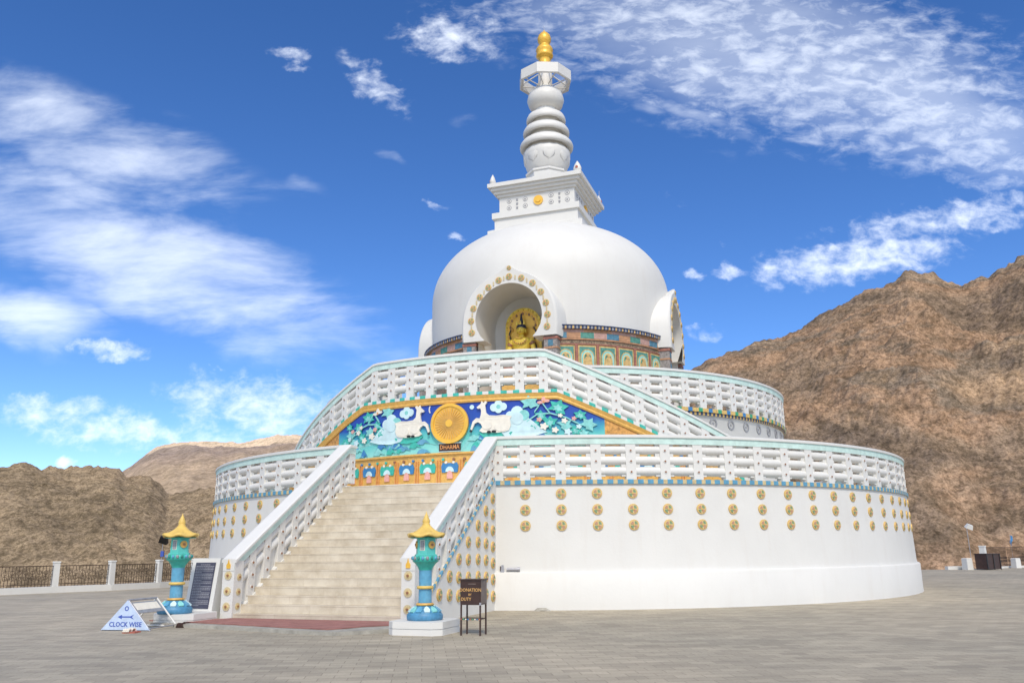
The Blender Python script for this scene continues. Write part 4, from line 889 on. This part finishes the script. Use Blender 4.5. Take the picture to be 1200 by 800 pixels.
# ------------------------------------------------------------------ lanterns
def lantern(loc, sc, label):
    L0 = empty('stone_lantern', loc, PHI+R_(33)); tag(L0, label, 'lantern', 'lanterns flanking the staircase')
    base = MB().lathe([(0, 0), (.38, 0), (.40, .03), (.405, .10), (.38, .14), (.34, .19), (.27, .25), (.20, .29), (.165, .31)], 28, 0).build('lotus_foot', footblue, L0)
    pet = MB()
    for k in range(12):
        a = 2*math.pi*k/12; T = Matrix.Rotation(a, 4, 'Z') @ Matrix.Translation((0, -.305, .222)) @ Matrix.Rotation(R_(-50), 4, 'X')
        pet.prism([(-.055, -.075), (.055, -.075), (.07, 0), (.035, .07), (0, .10), (-.035, .07), (-.07, 0)], lambda x, y, d, T=T: tuple(T @ Vector((x, d*-1, y))), -.01, .022, k % 3)
    pet.build('petals', [paleblue, turq, skyblue], base)
    MB().lathe([(.17, .30), (.20, .31), (.20, .345), (.165, .36)], 28).build('foot_collar', goldpaint, L0)
    MB().lathe([(.148, .33), (.143, .8), (.148, 1.08), (.15, 1.10)], 28).build('shaft', skyblue, L0)
    MB().lathe([(.150, .655), (.185, .665), (.19, .69), (.185, .715), (.150, .725)], 28).build('gold_band', yellow, L0)
    b2 = MB().lathe([(.15, 1.06), (.17, 1.12), (.23, 1.20), (.27, 1.235), (.29, 1.24), (.29, 1.36), (.25, 1.37)], 28).build('bowl', teal, L0)
    bd = MB()
    for k in range(18):
        a = 2*math.pi*k/18; bd.lathe([(0, -.045), (.028, -.03), (.034, 0), (.028, .03), (0, .045)], 8, [0, 1, 2][k % 3], T=Matrix.Translation((.292*math.sin(a), -.292*math.cos(a), 1.32)))
    bd.build('beads', [greyd, tealdk, skyblue], b2)
    h = MB(); h.lathe([(.235, 1.36), (.225, 1.72), (.23, 1.80)], 6, 0, smooth=False, rot=0); h.lathe([(.27, 1.36), (.27, 1.395), (.235, 1.41)], 6, 0, smooth=False); hs_ = h.build('lamp_house', turq2, L0)
    ws = MB()
    for k in range(6):
        a = R_(60*k+30); c_ = Matrix.Rotation(a, 4, 'Z')
        if k % 2:
            ws.prism([(-.045, 1.50), (.045, 1.50), (.045, 1.70), (-.045, 1.70)], lambda x, z, d, c_=c_: tuple(c_ @ Vector((x, -.200-d, z))), 0, .012, 0)
            ws.prism([(-.058, 1.485), (.058, 1.485), (.058, 1.715), (-.058, 1.715)], lambda x, z, d, c_=c_: tuple(c_ @ Vector((x, -.198-d, z))), 0, .006, 3)
        else:
            for rad, d1, mi_ in ((.085, .03, 1), (.055, .036, 1), (.03, .05, 2)): ws.prism(circ(0, 1.61, rad, 14), lambda x, z, d, c_=c_: tuple(c_ @ Vector((x, -.196-d, z))), 0, d1, mi_)
    ws.build('window_panels', [greyd, goldpaint, brownstud, cream], hs_)
    # six-sided flared roof
    rf = MB(); ns = 36; ring = []
    prof_r = [(.0, 2.07), (.075, 2.06), (.12, 2.02), (.20, 1.945), (.30, 1.875), (.40, 1.83), (.425, 1.80), (.41, 1.765), (.24, 1.785)]
    vs = []
    for j, (r, z) in enumerate(prof_r):
        for i in range(ns):
            a = 2*math.pi*i/ns; c_ = abs(math.cos(3*a)); f = 1+.13*(r/.42)**2*(c_**3)-.05; zz = z+.05*(r/.42)**3*(c_**3)*(1 if j < 8 else .3)
            vs.append((r*f*math.sin(a), -r*f*math.cos(a), zz))
    rf.add(vs, [(j*ns+i, j*ns+(i+1) % ns, (j+1)*ns+(i+1) % ns, (j+1)*ns+i) for j in range(len(prof_r)-1) for i in range(ns)], 0, True)
    rfo = rf.build('roof', yellow, L0)
    MB().lathe([(.09, 2.03), (.095, 2.06), (.075, 2.08), (.085, 2.11), (.085, 2.15), (.07, 2.18), (.045, 2.24), (.018, 2.30), (0, 2.36)], 20).build('finial', yellow, rfo)
    MB().lathe([(.24, 1.775), (.33, 1.77), (.37, 1.765), (.33, 1.755), (.22, 1.745)], 28).build('eave_lining', teal, rfo)
    L0.scale = (sc, sc, sc); return L0
footblue = mat('worn_blue_paint', (.07, .24, .40), .5, var=.2, nscale=10)
turq2 = mat('bright_turquoise_paint', (.10, .50, .44), .42, var=.12, nscale=6)
LRp = (-1.80, 17.55); LLp = (-7.50, 19.95)
def pedestal(c, size, ht, label, rz=PHI):
    mb = MB(); s = size/2; ch = .16
    poly = [(-s+ch, -s), (s-ch, -s), (s, -s+ch), (s, s-ch), (s-ch, s), (-s+ch, s), (-s, s-ch), (-s, -s+ch)]
    mb.prism(poly, lambda x, y, d: (x, y, d), -.02, ht*.45, 0); mb.prism([(x*.965, y*.965) for x, y in poly], lambda x, y, d: (x, y, d), ht*.45, ht*.50, 0); mb.prism(poly, lambda x, y, d: (x, y, d), ht*.50, ht, 0)
    o = mb.build('lantern_pedestal', white2, None, loc=(c[0], c[1], 0), rot=(0, 0, rz)); tag(o, label, 'pedestal', 'pedestals under the lanterns'); return o
pedestal((-1.80, 17.55), 1.16, .25, 'low white octagonal pedestal under the lantern right of the stairs', PHI)
pedestal((-7.62, 20.26), 1.12, .25, 'low white octagonal pedestal under the lantern left of the stairs, by the tablet', PHI)
lantern((-1.80, 17.55, .25), .905, 'blue and turquoise lantern with yellow roof, in front of the right stair wall')
lantern((-7.80, 20.05, .25), .955, 'blue and turquoise lantern with yellow roof, beside the dark inscribed tablet')

# ------------------------------------------------------------------ inscribed tablet
TB = empty('inscribed_tablet', Wd(-3.14, -18.95, 0), PHI); tag(TB, 'white slab with dark inscribed panel leaning back beside the left stair post', 'tablet')
mb = MB(); mb.prism([(.36, 0), (-.36, 0), (-.36, .24), (-.16, 1.46), (.02, 1.46), (.36, .6)], lambda a, b, d: (d, a, b), -.40, .40, 0); mb.build('slab', white2, TB)
def tf(x, z, d): t = (z-.24)/1.22; return (x*1.16, -.36+.20*t-d, z)
pn = MB(); pn.prism([(-.25, .30), (.25, .30), (.25, 1.36), (-.25, 1.36)], tf, .0, .012, 0); pno = pn.build('inscription_panel', slate, TB)
tx = MB(); rnd = random.Random(5)
k = 0
for r_ in range(27):
    z = 1.30-r_*.036
    x = -.225; end = .225 if r_ not in (5, 10, 13, 17, 22, 26) else rnd.uniform(-.12, .08)
    if r_ == 0: x = -.12; end = .12
    while x < end-.01:
        w = rnd.uniform(.015, .05); x2 = min(end, x+w); tx.prism([(x, z), (x2, z), (x2, z+.017), (x, z+.017)], tf, .012, .015, 0); x = x2+.008
tx.build('inscription_text', slatetext, pno)

# ------------------------------------------------------------------ donation box stand
BX = empty('box_stand', (-.80, 17.06, 0), R_(-28)+.12); BX.rotation_euler = (0, 0, -.30); tag(BX, 'dark brown box on four thin legs with ochre lettering, beside the right pedestal', 'box stand')
mb = MB(); mb.box((0, 0, .795), (.42, .36, .46), 0); mb.box((0, 0, 1.035), (.46, .40, .02), 0); bxo = mb.build('box', [brown, brownlt], BX)
mb = MB(); mb.box((.213, 0, .80), (.006, .33, .42), 0); mb.build('lit_side_face', brownlt, bxo)  # thin face added to carry the painted lit tone of the right side
for sx in (-1, 1):
    for sy in (-1, 1): MB().box((0, 0, .29), (.028, .028, .58), 0).build('leg', brown, BX, loc=(sx*.195, sy*.165, 0))
for (a, b) in (((-.195, -.165), (.195, -.165)), ((.195, -.165), (.195, .165)), ((-.195, -.165), (-.195, .165)), ((-.195, .165), (.195, .165))):
    MB().tube((*a, .30), (*b, .30), .010, 6).build('stretcher', [brown], BX)
mb = MB()
for k in range(9): mb.lathe([(0, -.018), (.02, 0), (0, .018)], 6, k % 4, T=Matrix.Translation((-.19+.047*k, -.18, .30)))
mb.build('coloured_beads', [red, green, cream, blue], BX)
for s_, z, h, w in (('DONATION', .84, .088, 1.0), ('BY', .755, .06, 1.0), ('DUTY', .67, .085, 1.0)):
    T = Matrix.Translation((0 if s_ == 'DONATION' else (-.01 if s_ == 'BY' else -.09), -.182, z)) @ Matrix.Rotation(math.pi/2, 4, 'X'); text_mesh(s_, h, 'lettering', signtext, bxo, T, .003, xs=.93)
mb = MB(); mb.box((.03, -.183, .955), (.16, .008, .014), 0); mb.build('coin_slot', brownlt, bxo)
MB().box((.205, -.19, .585), (.03, .03, .05), 0).build('padlock', steel, bxo)

# ------------------------------------------------------------------ direction sign (A-frame prism)
AF = empty('direction_sign', (-8.26, 18.62, 0), R_(-12)); tag(AF, 'blue and white triangular barrier sign with an arrow standing on the paving', 'sign')
HT, HB, LEN = .60, .58, 1.0
tri = lambda k: [(-HB*k, .02), (HB*k, .02), (0, .02+HT*k)]
mb = MB(); mb.prism(tri(1), lambda x, z, d: (x, -d, z), 0, .012, 0); bd = mb.build('front_board', signwhite, AF)
def frm(y):
    m = MB()
    for a, b in (((-HB, 0), (0, HT+.02)), ((HB, 0), (0, HT+.02)), ((-HB, .03), (HB, .03))): m.tube((a[0], y, a[1]), (b[0], y, b[1]), .02, 8)
    return m
frm(.02).build('end_frame', steel, AF); frm(LEN).build('end_frame', white2, AF)
for a, z in ((0, HT+.02), ): MB().tube((a, 0, z), (a, LEN, z), .022, 8).build('ridge_bar', steel, AF)
for a in (-1, 1): MB().tube((a*HB*.95, 0, .05), (a*HB*.95, LEN, .05), .014, 6).build('lower_bar', steel, AF)
mb = MB(); 
def sf(y, t, d): return (HB*t+d*.7, y, HT*(1-t)+d*.7)
mb.prism([(.04, .06), (LEN-.04, .06), (LEN-.04, .42), (.04, .42)], sf, 0, .012, 0); sbd = mb.build('side_board', steel, AF)
mb = MB(); mb.prism([(.08, .10), (LEN-.1, .10), (LEN-.1, .32), (.08, .32)], sf, .012, .016, 0); mb.build('cream_strip', creamstrip if 'creamstrip' in globals() else cream, sbd)
mb = MB(); mb.prism([(-HB*.0-.20, .245), (-.10, .20), (-.10, .232), (.10, .232), (.19, .195), (.14, .245), (.19, .295), (.10, .258), (-.10, .258), (-.10, .29)], lambda x, z, d: (x, -d, z+.04), .012, .015, 0); mb.build('arrow', signblue, bd)
T = Matrix.Translation((0, -.016, .13)) @ Matrix.Rotation(math.pi/2, 4, 'X'); text_mesh('CLOCK WISE', .135, 'lettering', signblue, bd, T, .002, xs=.98)
mb = MB(); o1 = circ(0, .455, .05, 14); i1 = circ(0, .455, .03, 14)
for k in range(14): mb.prism([o1[k], o1[(k+1) % 14], i1[(k+1) % 14], i1[k]], lambda x, z, d: (x, -d, z), .012, .015, 0)
mb.build('ring_symbol', signblue, bd)

# ------------------------------------------------------------------ apron, matting, shoes, debris
def flat(name, pts, z0, z1, m, T=None):
    mb = MB(); mb.prism(pts, lambda x, y, d: Wd(x, y, d), z0, z1, 0); return mb.build(name, m)
ap = flat('stair_apron', [(-3.4, -20.55), (-1.4, -20.85), (.9, -21.35), (1.95, -21.5), (2.45, -20.9), (2.95, -20.25), (2.6, -19.0), (-3.4, -19.0)], -.02, .075, concrete); tag(ap, None, None, kind='structure')
cp = flat('red_matting', [(-3.75, -20.2), (-2.6, -20.36), (-1.2, -20.62), (.4, -20.98), (1.55, -21.18), (1.75, -20.95), (1.95, -20.4), (2.55, -19.85), (2.2, -19.23), (-2.2, -19.23), (-2.3, -19.45), (-3.3, -19.75)], .079, .10, carpet); tag(cp, 'faded red matting spread on the concrete apron at the stair foot', 'mat')
def sandals(name, loc, rz, mats, label, sc=1.0):
    e = empty(name, loc, rz); tag(e, label, 'shoes')
    for sx in (-1, 1):
        mb = MB(); mb.prism([(-.04, -.13), (.035, -.135), (.05, -.02), (.045, .10), (0, .14), (-.045, .10), (-.035, -.02)], lambda x, y, d: (x, y, d), 0, .022, 0)
        s1 = mb.build('sandal', mats[0], e, loc=(sx*.075, sx*.02, 0), rot=(0, 0, sx*-.12))
        m2 = MB(); pts = [(math.cos(t)*.048, .055, .02+math.sin(t)*.045) for t in [math.pi*k/6 for k in range(7)]]
        for yy_ in (.0, .03, -.03, .06): m2.path([(x, y+yy_-.03, z) for x, y, z in pts], .014, 6)
        m2.build('strap', mats[1], s1)
    e.scale = (sc,)*3; return e
sandals('sandals', (-7.28, 19.40, 0), 1.2, [leather, leather], 'pair of dark brown sandals left at the edge of the red matting', 1.35)
sandals('sandals', (-7.95, 18.22, 0), 1.3, [red, cream], 'red and white pair of sandals in front of the triangular sign', 1.2)
rnd = random.Random(11)
for i, (x, y, sz, lb) in enumerate([(.72, 23.35, .16, 'flat pale plaster lump at the plinth foot nearest the stairs'), (4.55, 23.9, .13, 'small plaster chip at the plinth foot, the left one of a close pair'), (5.65, 24.15, .15, 'grey plaster chip at the plinth foot, the right one of a close pair')]):
    mb = MB(); n = 9; vs = [(0, 0, sz*.5)]
    for j, (r, z) in enumerate(((.55, .42), (1.0, .12), (1.1, -.05))):
        for k in range(n): a = 2*math.pi*k/n; q = sz*r*rnd.uniform(.75, 1.25); vs.append((q*math.cos(a)*1.3, q*math.sin(a)*.7, sz*z*rnd.uniform(.8, 1.2)))
    fs = [(0, 1+k, 1+(k+1) % n) for k in range(n)]+[(1+j*n+k, 1+(j+1)*n+k, 1+(j+1)*n+(k+1) % n, 1+j*n+(k+1) % n) for j in range(2) for k in range(n)]
    mb.add(vs, fs, 0, False); tag(mb.build('plaster_chip', concrete, None, loc=(x, y, .0)), lb, 'rubble', 'plaster chips along the plinth')
# floodlight and conduit on the plinth ledge
a = R_(10.75); FL = empty('ledge_spotlight', Wd(*pol(14.47, R_(10.9), 1.0)[:2], 1.0), PHI+a); tag(FL, 'small grey spotlight on the plinth ledge beside the stair wall', 'spotlight')
MB().box((0, 0, .09), (.10, .06, .19), 0, taper=.6).build('housing', steel, FL); MB().box((-.055, 0, .09), (.02, .055, .13), 0).build('lens', brown, FL)
cd = MB(); cd.tube(pol(14.47, R_(11.35), 1.07), pol(14.47, R_(12.75), 1.07), .045, 10, 0); cd.tube(pol(14.47, R_(12.55), 1.07), pol(14.47, R_(12.8), 1.07), .06, 10, 0)
o = cd.build('conduit_pipe', steel, None, loc=(SX, SY, 0), rot=(0, 0, PHI)); tag(o, 'short grey pipe lying on the plinth ledge right of the spotlight', 'pipe')

# ------------------------------------------------------------------ fences
def fence(name, pts, label, h=1.24, curb=.26, rail=1.10, first_kind=None, post_w=.24, posts=None):
    F = empty(name, (pts[0][0], pts[0][1], 0)); tag(F, label, 'fence', 'fences along the edge of the plaza'); ox, oy = pts[0]
    q = [(x-ox, y-oy) for x, y in pts]
    pm = None; pp = None
    for i, (x, y) in enumerate(q):
        j = min(i, len(q)-2); ang = math.atan2(q[j+1][1]-q[j][1], q[j+1][0]-q[j][0])
        if posts is None or i in posts:
            if pm is None:
                m = MB(); m.box((0, 0, h/2), (post_w, post_w, h), 0, taper=.93); m.box((0, 0, h+.02), (post_w*1.12, post_w*1.12, .05), 0, taper=.9); pm = m.build('post', white2, F); o = pm
            else: o = pm.copy(); COL.objects.link(o); o.parent = F
            o.location = (x, y, 0); o.rotation_euler = (0, 0, ang)
    for a, b in zip(q[:-1], q[1:]):
        L_ = math.hypot(b[0]-a[0], b[1]-a[1]); ang = math.atan2(b[1]-a[1], b[0]-a[0])
        if curb > 0: MB().box((L_/2, 0, curb/2-.02), (L_+.10, .34, curb+.04), 0).build('kerb', white, F, loc=(a[0], a[1], 0), rot=(0, 0, ang))
        m = MB(); m.box((L_/2, 0, rail), (L_, .035, .03), 0); m.box((L_/2, 0, curb+.10), (L_, .03, .022), 0); nb = max(3, int(L_/.13))
        for k in range(1, nb):
            x = L_*k/nb; m.box((x, 0, (rail+curb)/2+.0), (.016, .016, rail-curb-.0), 0)
            if k % 2 == 0:
                for zc, rd in ((curb+.36, .085), (curb+.58, .085)):
                    c = [(x+rd*math.cos(t), 0, zc+rd*math.sin(t)) for t in [2*math.pi*i/8 for i in range(9)]]; m.path(c, .010, 4)
        m.build('iron_panel', iron, F, loc=(a[0], a[1], 0), rot=(0, 0, ang))
fence('boundary_fence', [(-22.9, 32.8), (-21.1, 34.85), (-19.55, 36.85), (-17.97, 38.55), (-16.75, 40.7), (-15.9, 42.9), (-15.3, 45.1), (-14.8, 47.4)], 'white posted iron railing behind the left lantern, at the plaza edge', posts=[0, 1, 2, 3, 4, 5, 6, 7])
fence('boundary_fence', [(31.95, 58.7), (35.2, 61.6), (39.6, 64.0), (45, 65.0)], 'iron railing behind the dark crate at the right edge of the plaza', h=1.5, curb=.12, rail=1.42, posts=[0], post_w=.36)
kb = MB(); kb.box((0, 0, .10), (2.0, .3, .24), 0); o = kb.build('kerb_wall', white, None, loc=(30.05, 58.45, 0), rot=(0, 0, .25)); tag(o, 'low white kerb between the white bollard and the railing post', 'kerb')
def wblock(x, y, w, h, lb):
    m = MB(); m.box((0, 0, h/2), (w, w, h), 0, taper=.93); m.box((0, 0, h+.02), (w*.98, w*.98, .05), 0, taper=.85); o = m.build('bollard', white2, None, loc=(x, y, 0), rot=(0, 0, .3)); tag(o, lb, 'bollard', 'white bollards at the plaza edge')
wblock(30.2, 57.6, .48, .70, 'squat white bollard left of the dark crate at the plaza edge')
wblock(35.3, 60.8, .45, .62, 'squat white bollard right of the dark crate, before the railing')
CR = empty('crate', (31.45, 57.35, 0), .52); tag(CR, 'dark brown crate standing in front of the white post at the plaza edge', 'crate')
m = MB(); m.box((0, 0, .52), (1.48, .8, .96), 0); m.build('body', brown, CR)
for x in (-.72, 0, .72): MB().box((x, -.415, .52), (.07, .03, 1.02), 0).build('batten', blackp, CR)
MB().box((0, 0, 1.02), (1.54, .86, .04), 0).build('lid', brown, CR)
# floodlight masts
FM = empty('floodlight_mast', (31.9, 60.1, 0)); tag(FM, 'white floodlight on a thin grey mast at the right of the plaza', 'floodlight')
MB().tube((0, 0, -4), (-.1, 0, 2.75), .02, 8).build('mast', steel, FM); m = MB(); m.box((0, 0, 0), (.5, .3, .3), 0, taper=.7); m.build('lamp_head', white2, FM, loc=(.1, 0, 2.85), rot=(.4, .35, 0))
FM2 = empty('floodlight_mast', (-16.95, 41.4, 0)); tag(FM2, 'dark floodlight on a thin mast behind the left lantern', 'floodlight')
MB().tube((0, 0, 0), (0, 0, 2.15), .016, 8).build('mast', steel, FM2); m = MB(); m.box((0, 0, 0), (.42, .22, .32), 0, taper=.75); m.build('lamp_head', blackp, FM2, loc=(.05, -.05, 2.2), rot=(.5, .3, 0)); MB().box((.02, 0, 1.55), (.14, .10, .26), 0).build('junction_box', signblue, FM2)
PFm = empty('small_flag', (35.9, 62.1, 0)); tag(PFm, 'small blue prayer flag on a thin pole above the right railing', 'flag')
MB().tube((0, 0, 0), (0, 0, 2.3), .010, 6).build('pole', steel, PFm); m = MB(); n = 6
m.add([(.02+.05*math.sin(k*1.3), .02*k, 2.25-.13*k) for k in range(n)]+[(.02+.05*math.sin(k*1.3)+.16-.02*k, .04*math.sin(k*2), 2.2-.14*k) for k in range(n)], [(k, k+1, n+k+1, n+k) for k in range(n-1)], 0, True); m.build('cloth', blue, PFm)
